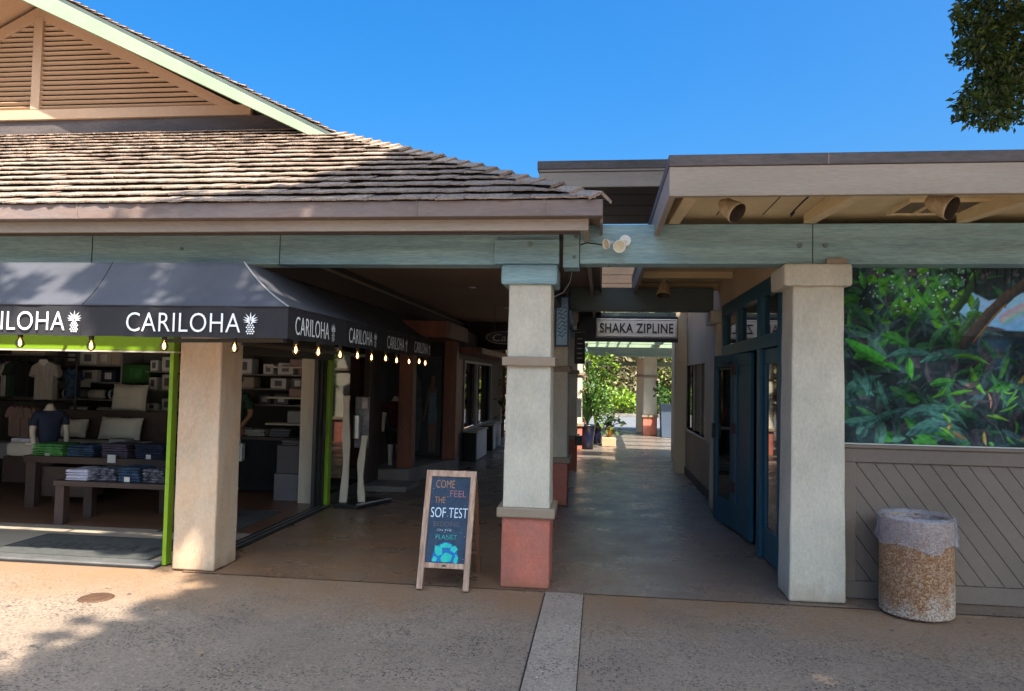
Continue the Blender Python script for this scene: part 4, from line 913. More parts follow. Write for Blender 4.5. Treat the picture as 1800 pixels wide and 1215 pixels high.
tag(MB().tube([(-.24, 5.96, 2.47), (-.26, 6.1, 2.40), (-.32, 6.2, 2.33), (-.42, 6.2, 2.28), (-.52, 6.1, 2.25)], .004, 6).build('hanging_wire', greyshelf), 'pale wire sagging between the beam end and the front column', 'cable')

# spotlights under the roof
spotm = M('weathered_spotlight_paint', (.40, .29, .17), .6, .25, 14, .15, 60, .2, 60)
def spot(loc, d, label, s=1.0):
    t = thing('soffit_spotlight', label, 'spotlight', loc, 'beige spotlights under the right roof')
    d = Vector(d).normalized(); T = d.to_track_quat('Z', 'Y').to_matrix().to_4x4()
    m = MB(); m.lathe([(.001, -.075), (.03, -.07), (.052, -.03), (.066, .055), (.070, .075), (.066, .078)], seg=20); m.v = [tuple(T @ (Vector(v)*s)) for v in m.v]
    m.build('lamp_shade', spotm, t, local=True, smooth=True)
    m = MB(); m.lathe([(.0655, .077), (.058, .03), (.046, -.015), (.001, -.022)], seg=20); m.v = [tuple(T @ (Vector(v)*s)) for v in m.v]; m.build('reflector', brownwood, t, local=True, smooth=True)
    m = MB(); m.tube([(0, 0, .0), (0, .01, .10*s), (0, .02, .15*s)], .012, 8); m.build('swivel_arm', soffitm, t, local=True)
    m = MB(); m.tube([(0, .02, .14*s), (0, .02, .165*s)], .045, 14); m.build('base_plate', soffitm, t, local=True)
    return t
spot((.79, 4.75, 2.700), (.62, -.62, -.62), 'left beige spotlight under the front fascia, above the gap between the columns')
spot((2.04, 4.75, 2.715), (.62, -.70, -.50), 'right beige spotlight under the front fascia, beside the soffit vent', 1.08)
spot((.73, 8.8, 2.69), (-.1, -.3, -.9), 'beige spotlight inside the passage, seen just below the sage beam', 1.2)
tag(MB().tube([(1.38, 4.9, 2.868), (1.33, 5.1, 2.82), (1.30, 5.3, 2.78), (1.34, 5.45, 2.80), (1.40, 5.6, 2.86)], .006, 6).build('soffit_cable', blackpaint), 'short black cable looped under the right roof soffit', 'cable')

# ------------------------------------------------------------------ A-frame chalkboard
af = thing('chalkboard_sign', 'wooden A-frame chalkboard reading COME FEEL THE SOFTEST with a painted globe', 'sign', (-1.155, 5.53, 0))
TILT = Matrix.Rotation(-math.atan2(.27, .85), 4, 'X')
FL = .90
def fb(nm, b, mat):
    o = MB().box(*b).build(nm, mat, None, bevel=.004); o.parent = af; o.matrix_local = TILT; return o
fb('stile', (-.200, -.155, -.012, .012, 0, FL), oldwood); fb('stile', (.155, .200, -.012, .012, 0, FL), oldwood)
fb('top_rail', (-.154, .154, -.012, .012, FL-.05, FL), oldwood); fb('bottom_rail', (-.154, .154, -.012, .012, .155, .195), oldwood)
cb = fb('chalk_panel', (-.154, .154, .002, .008, .196, FL-.051), chalk_blk)
fb('clasp', (-.014, .014, -.016, -.0125, .168, .182), rust)
c_or = M('orange_chalk', (.34, .18, .10), .9, .2, 20); c_pk = M('mauve_chalk', (.28, .14, .17), .9, .2, 20); c_wh = M('pale_blue_chalk', (.62, .74, .86), .9, .15, 20); c_gy = M('grey_chalk', (.16, .13, .12), .9, .2, 20)
c_aq = M('aqua_chalk', (.03, .48, .42), .9, .15, 20); c_bl = M('blue_chalk', (.02, .14, .40), .9, .15, 20)
def chalk(s, x, z, w_, h, mat, bold=0, sh=.0):
    mt = Matrix.Translation((x, .0005, z)) @ Matrix(((1, 0, 0), (0, 0, -1), (0, 1, 0))).to_4x4()
    o = text_mesh(s, h/.70, mat, 'chalk_lettering', width=w_, extrude=.0004, mtx=mt, bold=bold, shear=sh); o.parent = cb; return o
chalk('COME', -.118, .762, .150, .062, c_or, .0); chalk('FEEL', .000, .695, .128, .052, c_pk, .0); chalk('THE', -.118, .645, .085, .050, c_or, .0)
chalk('SOF TEST', -.140, .535, .290, .078, c_wh, -.001); chalk('BEDDING', -.110, .468, .205, .038, c_gy, -.001); chalk('ON THE', -.08, .432, .115, .016, c_wh, -.0005)
chalk('PLANET', -.085, .372, .165, .036, c_aq, -.001, .0)
m = MB(); n_ = 22; m.add([(.0+.105*math.cos(math.pi*i/n_), .0004, .202+.150*math.sin(math.pi*i/n_)) for i in range(n_+1)], [tuple(range(n_+1))]); o = m.build('chalk_globe', c_bl); o.parent = cb
m = MB()
for cx, cz, rx_, rz_, a in ((-.055, .285, .030, .038, .6), (.0, .325, .045, .018, 0), (.065, .30, .025, .025, -.5), (.01, .235, .045, .034, .2), (.085, .225, .015, .035, 0), (-.08, .222, .018, .02, 0)):
    q = [(cx+rx_*math.cos(t)*math.cos(a)-rz_*math.sin(t)*math.sin(a)+.004*math.sin(3*t), -.0002, cz+rx_*math.cos(t)*math.sin(a)+rz_*math.sin(t)*math.cos(a)+.004*math.cos(4*t)) for t in [2*math.pi*i/14 for i in range(14)]]
    m.add(q, [tuple(range(14))])
o = m.build('chalk_continents', c_aq); o.parent = cb
m = MB()
for i in range(30):
    x, z = random.uniform(-.145, .145), random.choice([random.uniform(.36, .46), random.uniform(.2, .85)]); s_ = random.uniform(.0012, .0028); m.add([(x-s_, .001, z), (x, .001, z-s_), (x+s_, .001, z), (x, .001, z+s_)], [(0, 1, 2, 3)])
o = m.build('chalk_stars', c_wh); o.parent = cb
for sx in (-.175, .185):
    m = MB(); m.bar((sx, .565, 0), (sx, .285, .80), .035, .02); o = m.build('back_leg', backwood); o.parent = af
m = MB().box(-.17, .18, .49, .505, .16, .19); o = m.build('back_rail', backwood); o.parent = af

# ------------------------------------------------------------------ trash bin
tb = thing('trash_bin', 'round pebble-aggregate trash bin with a clear plastic liner by the boarded wall', 'trash bin', (2.25, 5.63, 0))
m = MB(); m.lathe([(.001, 0), (.225, 0), (.238, .012), (.240, .10), (.236, .60), (.232, .665), (.205, .665), (.200, .60), (.195, .10), (.001, .08)], seg=56); m.build('bin_body', aggm, tb, local=True, smooth=False)
m = MB(); seg = 72; prf = [(.150, .46), (.195, .60), (.206, .675), (.222, .692), (.243, .690), (.254, .655), (.250, .60), (.256, .565), (.250, .52), (.257, .485)]
n0 = 0
for i, (r_, z) in enumerate(prf):
    for j in range(seg):
        a = 2*math.pi*j/seg; amp = .0 if i < 2 else .002+.0026*max(0, i-4)
        rr_ = r_+amp*(math.sin(a*9+i*1.7)+.6*math.sin(a*23+i*2.9)+.4*math.sin(a*37+i)); zz = z
        if i >= 6: zz += (.018*math.sin(a*2+1.0)+.012*math.sin(a*5))*(i-5)/4
        if i == 9 and -1.2 < ((a+math.pi) % (2*math.pi)-math.pi) < -.6: zz += .03
        m.v.append((rr_*math.cos(a), rr_*math.sin(a), zz))
for i in range(len(prf)-1):
    for j in range(seg): m.f.append((i*seg+j, i*seg+(j+1) % seg, (i+1)*seg+(j+1) % seg, (i+1)*seg+j))
m.build('bag_liner', bagm, tb, local=True, smooth=True)
# manhole / drain cover
t = thing('drain_cover', 'small round rusty iron cover set in the sunlit pavement', 'drain cover', (-3.515, 4.92, 0))
MB().lathe([(.001, -.002), (.105, -.002), (.115, -.008), (.118, -.012)], seg=28).build('cover_plate', ironm, t, local=True)
m = MB()
for i in range(5): m.box(-.08, .08, -.07+i*.032, -.062+i*.032, -.0025, .001)
m.build('cover_ribs', ironm, t, local=True)

# ------------------------------------------------------------------ neighbour shop down the left passage
ns_ = thing('neighbour_shop', 'dark shopfront down the left passage with red timber posts and white-framed windows', 'shopfront', (-3, 11, 0))
sf = box('shopfront_glass', (-3.325, -3.315, 8.90, 10.15, .12, 2.3), glass_dark, ns_)
box('glass_sill', (-3.36, -3.28, 8.88, 10.15, 0, .12), walldark, ns_)
box('brown_pilaster', (-3.42, -3.24, 10.16, 10.72, 0, 2.44), brownwood, ns_, bevel=.006)
MB().prism([(-3.4, 9.94), (-2.63, 10.0), (-2.60, 10.62), (-3.4, 10.62)], 0, .075, 'z').build('lower_step', concrete, ns_, bevel=.008)
MB().prism([(-3.4, 10.63), (-2.82, 10.86), (-2.40, 12.62), (-3.4, 12.62)], 0, .215, 'z').build('platform', concrete, ns_, bevel=.01)
for c in ((-2.93, 11.06), (-2.52, 12.38)):
    m = MB().add([(c[0]-.11, c[1]-.11, .215), (c[0]+.11, c[1]-.09, .215), (c[0]+.12, c[1]+.12, .215), (c[0]-.11, c[1]+.11, .215), (c[0]-.10, c[1]-.10, 2.45), (c[0]+.11, c[1]-.09, 2.45), (c[0]+.11, c[1]+.1, 2.45), (c[0]-.10, c[1]+.1, 2.45)],
                 [(3, 2, 1, 0), (4, 5, 6, 7), (0, 1, 5, 4), (1, 2, 6, 5), (2, 3, 7, 6), (3, 0, 4, 7)])
    m.build('timber_post', redwood, ns_, bevel=.01)
box('bay_back_wall', (-3.42, -3.36, 10.73, 12.9, .1, 2.44), walldark, ns_)
MB().prism([(-3.30, 12.72), (-2.66, 12.50), (-2.66, 12.53), (-3.30, 12.76)], .215, 2.3, 'z').build('bay_panel', walldark, ns_)
box('bay_fascia', (-3.3, -2.30, 10.9, 12.7, 2.2, 2.44), redwood, ns_)
box('neighbour_wall', (-2.75, -2.60, 12.75, 19.5, 0, .55), walldark, ns_); box('neighbour_wall', (-2.75, -2.60, 12.75, 19.5, 1.93, 2.5), walldark, ns_)
box('neighbour_wall', (-2.75, -2.60, 12.75, 13.9, .55, 1.93), redwood, ns_); box('neighbour_wall', (-2.75, -2.60, 17.45, 19.5, .55, 1.93), brownwood, ns_)
box('red_eave', (-2.6, -2.05, 12.7, 19.5, 2.02, 2.12), redwood, ns_); box('interior_wall', (-4.4, -4.3, 12.7, 19.5, 0, 2.5), blackpaint, ns_)
wf = box('window_pane', (-2.67, -2.66, 13.95, 17.4, .6, 1.90), glass_dark, ns_)
for y in (13.92, 15.3, 15.42, 17.38): box('window_frame', (-2.62, -2.57, y, y+.06, .56, 1.92), greyshelf, ns_)
for z in (.56, 1.88): box('window_frame', (-2.62, -2.57, 13.98, 17.38, z, z+.045), greyshelf, ns_)
tag(MB().prism([(-3.2, .7), (-3.13, 1.2), (-3.18, 1.65), (-3.24, 1.2)], 14.3, 14.33, 'y').build('neon_strip', emit('pink_neon', (.8, .12, .35), 1.2)), 'pink lit decoration behind the first white-framed window', 'neon light')
for y, lbl in ((14.0, 'nearer dark bench box with a pale side, below the white-framed window'), (16.2, 'farther dark bench box with a pale side, beyond the first')):
    t = thing('bench_box', lbl, 'bench', (-2.4, y, 0), 'bench boxes below the passage windows')
    box('box_body', (-2.58, -2.34, y, y+1.25, 0, .54), blackpaint, t, bevel=.006); box('box_top', (-2.60, -2.30, y-.02, y+1.28, .541, .575), palewood, t, bevel=.006)
    box('side_panel', (-2.338, -2.32, y+.02, y+1.24, .02, .53), M('pale_panel', (.42, .42, .43), .6), t)
sl = thing('slatted_screen', 'screen of upright wooden slats closing the far end of the left passage', 'screen', (-2, 19.7, 0))
for i in range(18): box('slat', (-3.3+i*.135, -3.3+i*.135+.09, 19.7, 19.73, 0, 2.5), redwood, sl)
box('screen_rail', (-3.3, -.85, 19.74, 19.78, 1.2, 1.3), brownwood, sl)
pt = thing('figure_poster', 'tall poster of a standing figure in a light blue swimsuit in the bay window', 'poster', (-2.95, 12.45, .25))
box('poster_sheet', (-3.22, -2.70, 12.44, 12.455, .26, 1.95), M('poster_backdrop', (.035, .042, .05), .6, .25, 5), pt)
def flatpoly(nm, pts, y, mat, par):
    return MB().prism(pts, y, y+.004, 'y').build(nm, mat, par)
sk2 = M('poster_skin', (.16, .10, .075), .6, .1, 6); bl2 = M('poster_blue', (.09, .17, .24), .6, .3, 20)
px = -2.84
flatpoly('printed_figure', [(px-.05, .32), (px-.01, .32), (px, .75), (px+.01, .32), (px+.05, .32), (px+.08, .95), (px+.06, 1.12), (px+.07, 1.38), (px+.02, 1.44), (px+.03, 1.60), (px-.03, 1.62), (px-.04, 1.44), (px-.09, 1.38), (px-.13, 1.05), (px-.17, .85), (px-.15, .82), (px-.09, 1.08), (px-.06, 1.2), (px-.08, .9)], 12.434, sk2, pt)
flatpoly('printed_swimsuit', [(px-.07, .86), (px, .78), (px+.075, .86), (px+.055, 1.1), (px+.055, 1.32), (px-.055, 1.32), (px-.05, 1.1)], 12.429, bl2, pt)
flatpoly('printed_board', [(-3.16, .30), (-3.08, .32), (-3.02, .9), (-3.06, 1.5), (-3.14, 1.7), (-3.19, 1.0)], 12.436, M('poster_pale', (.10, .11, .12), .6, .2, 8), pt)

# display stand by the lime jamb
st_ = thing('display_stand', 'display stand of two pale wavy boards on a dark square base by the lime jamb', 'display stand', (-2.92, 8.95, 0))
m = MB(); m.prism([(-3.19, 8.70), (-2.86, 8.62), (-2.60, 9.22), (-3.05, 9.28)], 0, .045, 'z'); m.build('base_plate', darkmetal, st_, bevel=.012)
MB().prism([(-2.88, 8.66), (-2.83, 8.64), (-2.60, 9.19), (-2.64, 9.21)], .046, .056, 'z').build('base_edge', greyshelf, st_)
def wavy(x0, w0, z0, z1, y, nm, ph):
    L = []; Rr = []
    for i in range(15):
        t = i/14; z = z0+(z1-z0)*t; c = .018*math.sin(t*5+ph)+.03*t; L.append((x0+c-w0/2-.006*math.sin(t*13), z)); Rr.append((x0+c+w0/2+.006*math.sin(t*11+1), z))
    return MB().prism(L+Rr[::-1], y, y+.03, 'y').build(nm, palewood, st_, bevel=.004)
wavy(-3.09, .085, .05, 1.345, 8.76, 'wavy_board', 0); wavy(-2.90, .08, .05, .86, 8.84, 'wavy_board', 2)
box('poster_holder', (-3.02, -2.84, 8.93, 8.945, .70, 1.33), M('holder_print', (.10, .10, .11), .4, .5, 8, .3, 20), st_, bevel=.003)
box('leaflet', (-2.93, -2.86, 8.915, 8.926, 1.19, 1.32), M('leaflet_print', (.28, .25, .23), .5, .4, 10), st_)
MB().tube([(-2.955, 8.96, .05), (-2.955, 8.96, 1.30)], .014, 8).build('support_post', darkmetal, st_)
MB().lathe([(.05, 0), (.05, .28), (.001, .28)], (-2.98, 8.90, .82), 14).build('steel_tube', alu, st_)

# ------------------------------------------------------------------ shop contents
def stack(x, y, z, w_, d, n, mat, label, h=.026, kind='folded_shirts', grp='folded clothes on the shop tables'):
    t = thing(kind, label, 'folded clothes', (x, y, z), grp); zz = 0
    for i in range(n):
        hh = h*random.uniform(.8, 1.25); a = random.uniform(-.06, .06); ox, oy = random.uniform(-.008, .008), random.uniform(-.01, .01)
        mt = Matrix.Translation((ox, oy, zz)) @ Matrix.Rotation(a, 4, 'Z'); m = MB(); nx = 6
        rows = []
        for k, (zx, sh) in enumerate(((0, .0), (hh*.5, .012), (hh, -.006))):
            rows.append([(-w_/2-sh, -d/2-sh), (w_/2+sh, -d/2-sh), (w_/2+sh, d/2+sh), (-w_/2-sh, d/2+sh)])
            for q in rows[-1]: m.v.append(tuple(mt @ Vector((q[0], q[1], zx+random.uniform(-.003, .003)*(k == 2)))))
        for k in range(2):
            for j in range(4): m.f.append((k*4+j, k*4+(j+1) % 4, k*4+4+(j+1) % 4, k*4+4+j))
        m.f += [(3, 2, 1, 0), (8, 9, 10, 11)]
        o = m.build('folded_layer', mat, t, local=True, bevel=.006); zz += hh+.001
    return t
# front low table
t2 = thing('low_display_table', 'low dark wooden bench table carrying folded clothes near the shop entrance', 'table', (-4.9, 7.3, 0))
box('table_top', (-5.58, -4.10, 7.06, 7.62, .40, .455), furn, t2, bevel=.006)
for x in (-5.57, -4.28):
    box('leg', (x, x+.10, 7.08, 7.17, 0, .40), furn, t2, bevel=.005); box('leg', (x, x+.10, 7.51, 7.60, 0, .40), furn, t2, bevel=.005)
stack(-5.36, 7.25, .456, .23, .28, 4, lavender, 'stack of pale lavender folded clothes on the low table')
stack(-5.08, 7.28, .456, .25, .28, 5, patternc, 'stack of patterned navy folded clothes on the low table')
stack(-4.80, 7.28, .456, .22, .28, 5, bluec, 'stack of blue folded clothes on the low table')
stack(-4.53, 7.28, .456, .22, .28, 5, patternc, 'stack of patterned folded clothes at the right end of the low table')
# upper table behind
t1 = thing('upper_display_table', 'long dark table behind the low one with stacks of folded shirts', 'table', (-5.7, 8.1, 0))
box('table_top', (-6.60, -4.78, 7.86, 8.42, .52, .60), furn, t1, bevel=.006)
for x in (-6.58, -4.92):
    box('leg', (x, x+.12, 7.88, 7.97, 0, .52), furn, t1, bevel=.005); box('leg', (x, x+.12, 8.31, 8.40, 0, .52), furn, t1, bevel=.005)
box('plinth', (-6.55, -5.9, 8.0, 8.3, .12, .46), furn, t1)
stack(-6.33, 8.05, .601, .36, .30, 5, greenc, 'stack of bright green folded shirts beside the mannequin torso', .024)
stack(-5.92, 8.05, .601, .30, .30, 5, bluec, 'stack of blue and navy folded shirts between green and purple ones')
tg = stack(-5.50, 8.05, .601, .30, .30, 6, purplec, 'stack of purple-grey folded shirts with a small price card in front')
tag(box('price_card', (-5.54, -5.44, 7.84, 7.845, .55, .64), whitebox), 'small white price card in front of the purple-grey shirts', 'price card')
stack(-5.08, 8.05, .601, .32, .30, 6, navy, 'stack of dark navy folded shirts at the right end of the upper table')
# mannequin torso
def torso(name, label, x, y, z, s, shirt, rz=0, full=False):
    t = thing(name, label, 'mannequin', (x, y, z), rz=rz)
    body = [(0, 0, 0, (.13*s, .09*s)), (0, 0, .16*s, (.12*s, .085*s)), (0, 0, .34*s, (.155*s, .10*s)), (0, 0, .46*s, (.145*s, .085*s)), (0, 0, .52*s, (.06*s, .055*s)), (0, .0, .60*s, (.052*s, .05*s))]
    es = [(0, 1), (1, 2), (2, 3), (3, 4), (4, 5)]
    o = skin('torso', body, es, mannq, None); o.parent = t
    for sx in (-1, 1):
        arm = [(sx*.13*s, 0, .45*s, .055*s), (sx*.185*s, 0, .38*s, .052*s), (sx*.215*s, -.02, .20*s, .042*s), (sx*.20*s, -.09, .0*s, .034*s), (sx*.18*s, -.13, -.08*s, .024*s)]
        o = skin('arm', arm, [(0, 1), (1, 2), (2, 3), (3, 4)], mannq, None); o.parent = t
    sh = [(0, 0, -.02*s, (.142*s, .10*s)), (0, 0, .16*s, (.135*s, .098*s)), (0, 0, .34*s, (.168*s, .112*s)), (0, 0, .455*s, (.158*s, .098*s)), (0, 0, .495*s, (.085*s, .07*s)),
          (-.15*s, 0, .44*s, .068*s), (-.20*s, -.01, .33*s, .066*s), (-.212*s, -.012, .27*s, .063*s), (.15*s, 0, .44*s, .068*s), (.20*s, -.01, .33*s, .066*s), (.212*s, -.012, .27*s, .063*s)]
    o = skin('shirt', sh, [(0, 1), (1, 2), (2, 3), (3, 4), (3, 5), (5, 6), (6, 7), (3, 8), (8, 9), (9, 10)], shirt, None); o.parent = t
    if full:
        o = skin('shorts', [(0, 0, .02, .135*s), (-.075*s, 0, -.10*s, .085*s), (-.08*s, 0, -.34*s, .085*s), (.075*s, 0, -.10*s, .085*s), (.08*s, 0, -.34*s, .085*s)], [(0, 1), (1, 2), (0, 3), (3, 4)], blackc, None); o.parent = t
        for sx in (-1, 1): o = skin('leg', [(sx*.08*s, 0, -.30*s, .06*s), (sx*.08*s, 0, -.52*s, .045*s), (sx*.08*s, .01, -.74*s, .04*s)], [(0, 1), (1, 2)], mannq, None); o.parent = t
    else:
        m = MB(); m.tube([(0, 0, -.06), (0, 0, 0)], .09, 14); o = m.build('stand_base', furn); o.parent = t
    return t
torso('mannequin_torso', 'headless mannequin torso in a navy t-shirt behind the green shirts', -6.66, 8.32, .67, .86, navy, rz=.95)
torso('shop_mannequin', 'headless mannequin in a maroon patterned shirt and black shorts on the platform', -3.16, 11.25, .80, .82, maroonc, full=True)
# bed display
bd = thing('bed_display', 'dark wooden bed with pale bedding in the middle of the shop', 'bed', (-6.7, 9, 0))
hb = box('headboard', (-7.70, -5.76, 9.36, 9.42, .25, 1.05), furn, bd, bevel=.008)
for x in (-7.70, -5.86): box('headboard_post', (x, x+.09, 9.33, 9.45, 0, 1.07), furn, bd, bevel=.006)
box('bed_base', (-7.55, -5.85, 8.65, 9.35, .15, .48), furn, bd, bevel=.01)
mm_ = MB().box(-7.5, -5.9, 8.62, 9.34, .482, .66).build('mattress', offwhite, bd, bevel=.05)
box('quilt', (-7.1, -5.55, 8.45, 8.8, .64, .685), offwhite, bd, bevel=.02)
def pillow(name, label, cx, cy, cz, w_, h, d, mat, tilt=-.25, rz=0, grp=None, cat='pillow', seams=False):
    t = thing(name, label, cat, (cx, cy, cz), grp, rz=rz, rx=tilt); nx, nz = 14, 10; m = MB()
    for sgn in (-1, 1):
        n0 = len(m.v)
        for j in range(nz+1):
            for i in range(nx+1):
                u, v = i/nx*2-1, j/nz*2-1; e = (1-abs(u)**3.5)*(1-abs(v)**3.5); pin = 1-.05*(1-abs(u))*abs(v)**6-.0; pu = 1-.05*(1-abs(v)**2)*abs(u)**8
                q = -.012*math.exp(-(u/.03)**2)-.012*math.exp(-((v-.2)/.05)**2) if seams else 0
                m.v.append((u*w_/2*pu, sgn*(d/2*max(e, 0)**.5+q*(e > .1)+.004), v*h/2*pin+h/2))
        for j in range(nz):
            for i in range(nx): a = n0+j*(nx+1)+i; m.f.append((a, a+1, a+nx+2, a+nx+1))
    m.build('cushion', mat, t, local=True, smooth=True)
    return t
pillow('bed_pillow', 'smaller plain pillow standing on the bed, behind the navy mannequin torso', -7.03, 9.22, .69, .36, .25, .16, offwhite)
pillow('bed_pillow', 'larger pillow with pointed corners standing on the bed, below the tufted cushion', -6.35, 9.20, .68, .60, .30, .18, offwhite)
pillow('tufted_cushion', 'large tufted off-white back cushion standing above the headboard', -6.50, 9.60, 1.03, .52, .38, .17, offwhite, -.12, seams=True, cat='cushion')
# back shelving
def shelf_unit(label, x0, x1, y0, y1, zs, top, sides=(True, True)):
    t = thing('wall_shelf', label, 'shelves', ((x0+x1)/2, y1, 0), 'shelving units on the shop walls')
    for z in zs: box('shelf_board', (x0, x1, y0, y1, z-.018, z), greyshelf, t, bevel=.002)
    if sides[0]: box('side_panel', (x0-.02, x0, y0, y1, .3, top), greyshelf, t, bevel=.002)
    if sides[1]: box('side_panel', (x1, x1+.03, y0, y1, .3, top), greyshelf, t, bevel=.002)
    box('back_panel', (x0, x1, y1, y1+.01, .3, top), walldark, t); return t
def package(x, y, z, w_, h, d, mat, label, lab=True, labm=whitebox, cat='package'):
    t = thing('bedding_package', label, cat, (x, y, z), 'packages on the shop shelves'); MB().box(-w_/2, w_/2, -d/2, d/2, 0, h).build('package_body', mat, t, local=True, bevel=.012)
    if lab: MB().box(-w_*.22, w_*.22, -d/2-.003, -d/2-.0005, h*.25, h*.78).build('package_label', labm, t, local=True)
    return t
shelf_unit('grey shelving unit with packages behind the bed, left of the green box', -8.12, -7.06, 10.2, 10.68, (1.675, 1.42, 1.165, .93), 1.95)
for x, w_, mt, lb, lbm in ((-7.86, .24, greybox, 'dark grey package on the top shelf, leftmost of the four', whitebox), (-7.60, .26, whitebox, 'white package on the top shelf behind the bed', greybox), (-7.34, .24, beigebox, 'beige package with pale label on the top shelf', whitebox), (-7.15, .14, beigebox, 'plain beige package at the right end of the top shelf', None)):
    package(x, 10.33, 1.676, w_, .20, .24, mt, lb, lbm is not None, lbm)
for x, w_, mt, lb, lbm in ((-7.88, .25, greybox, 'grey zipped bag package on the second shelf', beigebox), (-7.58, .27, whitebox, 'white package with a card hanging over the second shelf', greybox), (-7.26, .24, navy, 'navy package with a white label on the second shelf', whitebox)):
    package(x, 10.33, 1.421, w_, .18, .24, mt, lb, True, lbm)
tag(box('shelf_card', (-7.72, -7.50, 10.16, 10.165, 1.34, 1.46), whitebox), 'white card hanging from the second shelf edge', 'card')
for i, (x, mt, lb) in enumerate(((-7.95, navy, 'rolled dark blanket with a white band, leftmost on the third shelf'), (-7.74, greybox, 'rolled grey blanket on the third shelf'), (-7.48, offwhite, 'rolled off-white blanket on the third shelf'), (-7.20, navy, 'rolled navy blanket with a white band, rightmost on the third shelf'))):
    t = thing('rolled_blanket', lb, 'blanket', (x, 10.3, 1.24), 'rolled blankets on the shelf'); m = MB(); m.tube([(-.13, 0, 0), (-.11, 0, 0), (.11, 0, 0), (.13, 0, 0)], [.045, .07, .07, .045], 14); m.build('roll', mt, t, local=True, smooth=True)
    m = MB(); m.tube([(-.06, 0, 0), (-.03, 0, 0)], .0725, 14); m.build('paper_band', whitebox, t, local=True)
for x, lb, mt in ((-7.75, 'flat off-white pillow on the shelf just above the headboard, left', offwhite), (-7.3, 'flat off-white pillow on the shelf just above the headboard, right', offwhite), (-7.52, 'black pouch between the two flat pillows', blackc)):
    pillow('shelf_pillow', lb, x, 10.3, .94, .34 if mt is offwhite else .14, .11, .2, mt, 0)
# upper left shelf with boxes
t = thing('upper_shelf', 'long shelf with soft packages above the hanging shirts', 'shelf', (-8.3, 10, 1.8)); box('shelf_board', (-8.75, -7.90, 9.75, 10.1, 1.775, 1.80), greyshelf, t)
for x, lb in ((-8.35, 'soft beige package on the upper left shelf'), (-8.07, 'soft pale package on the upper left shelf, at its right end')): package(x, 9.9, 1.801, .26, .13, .25, beigebox, lb, False)
# hanging shirts
def hung(x, y, z, w_, h, mat, label, cat='shirt', collar=False):
    t = thing('hanging_shirt', label, cat, (x, y, z), 'shirts hanging in the shop'); o = w_/2
    out = [(-.18*w_, 0), (-o, -.10*h), (-o*1.28, -.38*h), (-o*.98, -.42*h), (-o*.80, -.26*h), (-o*.80, -h), (o*.80, -h), (o*.80, -.26*h), (o*.98, -.42*h), (o*1.28, -.38*h), (o, -.10*h), (.18*w_, 0), (0, -.07*h)]
    m = MB(); n = len(out); m.v += [(a, -.05+.012*math.sin(a*40), b) for a, b in out]+[(a, .05, b) for a, b in out]
    m.f += [tuple(range(n)), tuple(range(2*n-1, n-1, -1))]+[(i, i+n, (i+1) % n+n, (i+1) % n) for i in range(n)]
    m.build('shirt_body', mat, t, local=True, bevel=.012)
    MB().tube([(0, 0, -.02), (0, 0, .05), (.02, 0, .075)], .004, 6).build('hanger_hook', darkmetal, t, local=True)
    if collar: MB().prism([(-.2*w_, .0), (0, -.12*h), (.2*w_, .0), (.15*w_, .03), (-.15*w_, .03)], -.066, -.058, 'y').build('collar', whitebox, t, local=True)
    return t
hung(-8.10, 9.6, 1.70, .30, .50, blackc, 'black t-shirt hanging left of the striped polo')
hung(-7.73, 9.55, 1.70, .36, .53, stripec, 'pale striped polo shirt hanging from the rail', collar=True)
hung(-7.46, 9.75, 1.62, .2, .42, bluec, 'dark blue shirt half hidden behind the striped polo')
for i in range(3): hung(-8.28+i*.12, 9.7+.02*i, 1.07-.01*i, .24, .44, pinkc, ['faded pink striped shirt, leftmost on the lower rail', 'faded pink striped shirt in the middle of the lower rail', 'faded pink striped shirt nearest the mannequin torso'][i])
t = thing('clothes_rail', 'dark two-level clothes rail at the left of the shop', 'clothes rail', (-8.1, 9.65, 0))
for z in (1.77, 1.14): MB().tube([(-8.7, 9.66, z), (-7.35, 9.66, z)], .012, 8).build('rail', darkmetal, t)
for x in (-8.7, -7.35): MB().tube([(x, 9.66, 0), (x, 9.66, 1.77)], .014, 8).build('upright', darkmetal, t)
for x, w_, lb in ((-8.45, .34, 'pale low box under the pink shirts, left'), (-8.08, .3, 'pale low box under the pink shirts, right')): package(x, 9.5, .35, w_, .22, .3, greyshelf, lb, False, cat='box')
# green box and right shelves
package(-6.78, 10.3, 1.42, .42, .27, .3, boxgreen, 'dark green box above the tufted cushion', True, greenc, cat='box')
shelf_unit('grey shelves of white boxes at the right of the lime-framed opening', -6.60, -5.95, 10.1, 10.68, (1.60, 1.33, 1.03, .72), 1.95, (False, True))
for z, arr in ((1.60, ((-6.47, .12, .16), (-6.24, .22, .21))), (1.33, ((-6.48, .12, .18), (-6.26, .16, .22))), (1.03, ((-6.48, .16, .10), (-6.25, .16, .17))), (.72, ((-6.32, .3, .24),))):
    for k, (x, w_, h) in enumerate(arr): package(x, 10.2, z+.001, w_, h, .2, whitebox, 'white box on the right shelves, %s, %s' % ({1.60: 'top row', 1.33: 'second row', 1.03: 'third row', .72: 'bottom row'}[z], ('left one' if k == 0 else 'right one') if len(arr) > 1 else 'on its own'), True, greybox, cat='box')
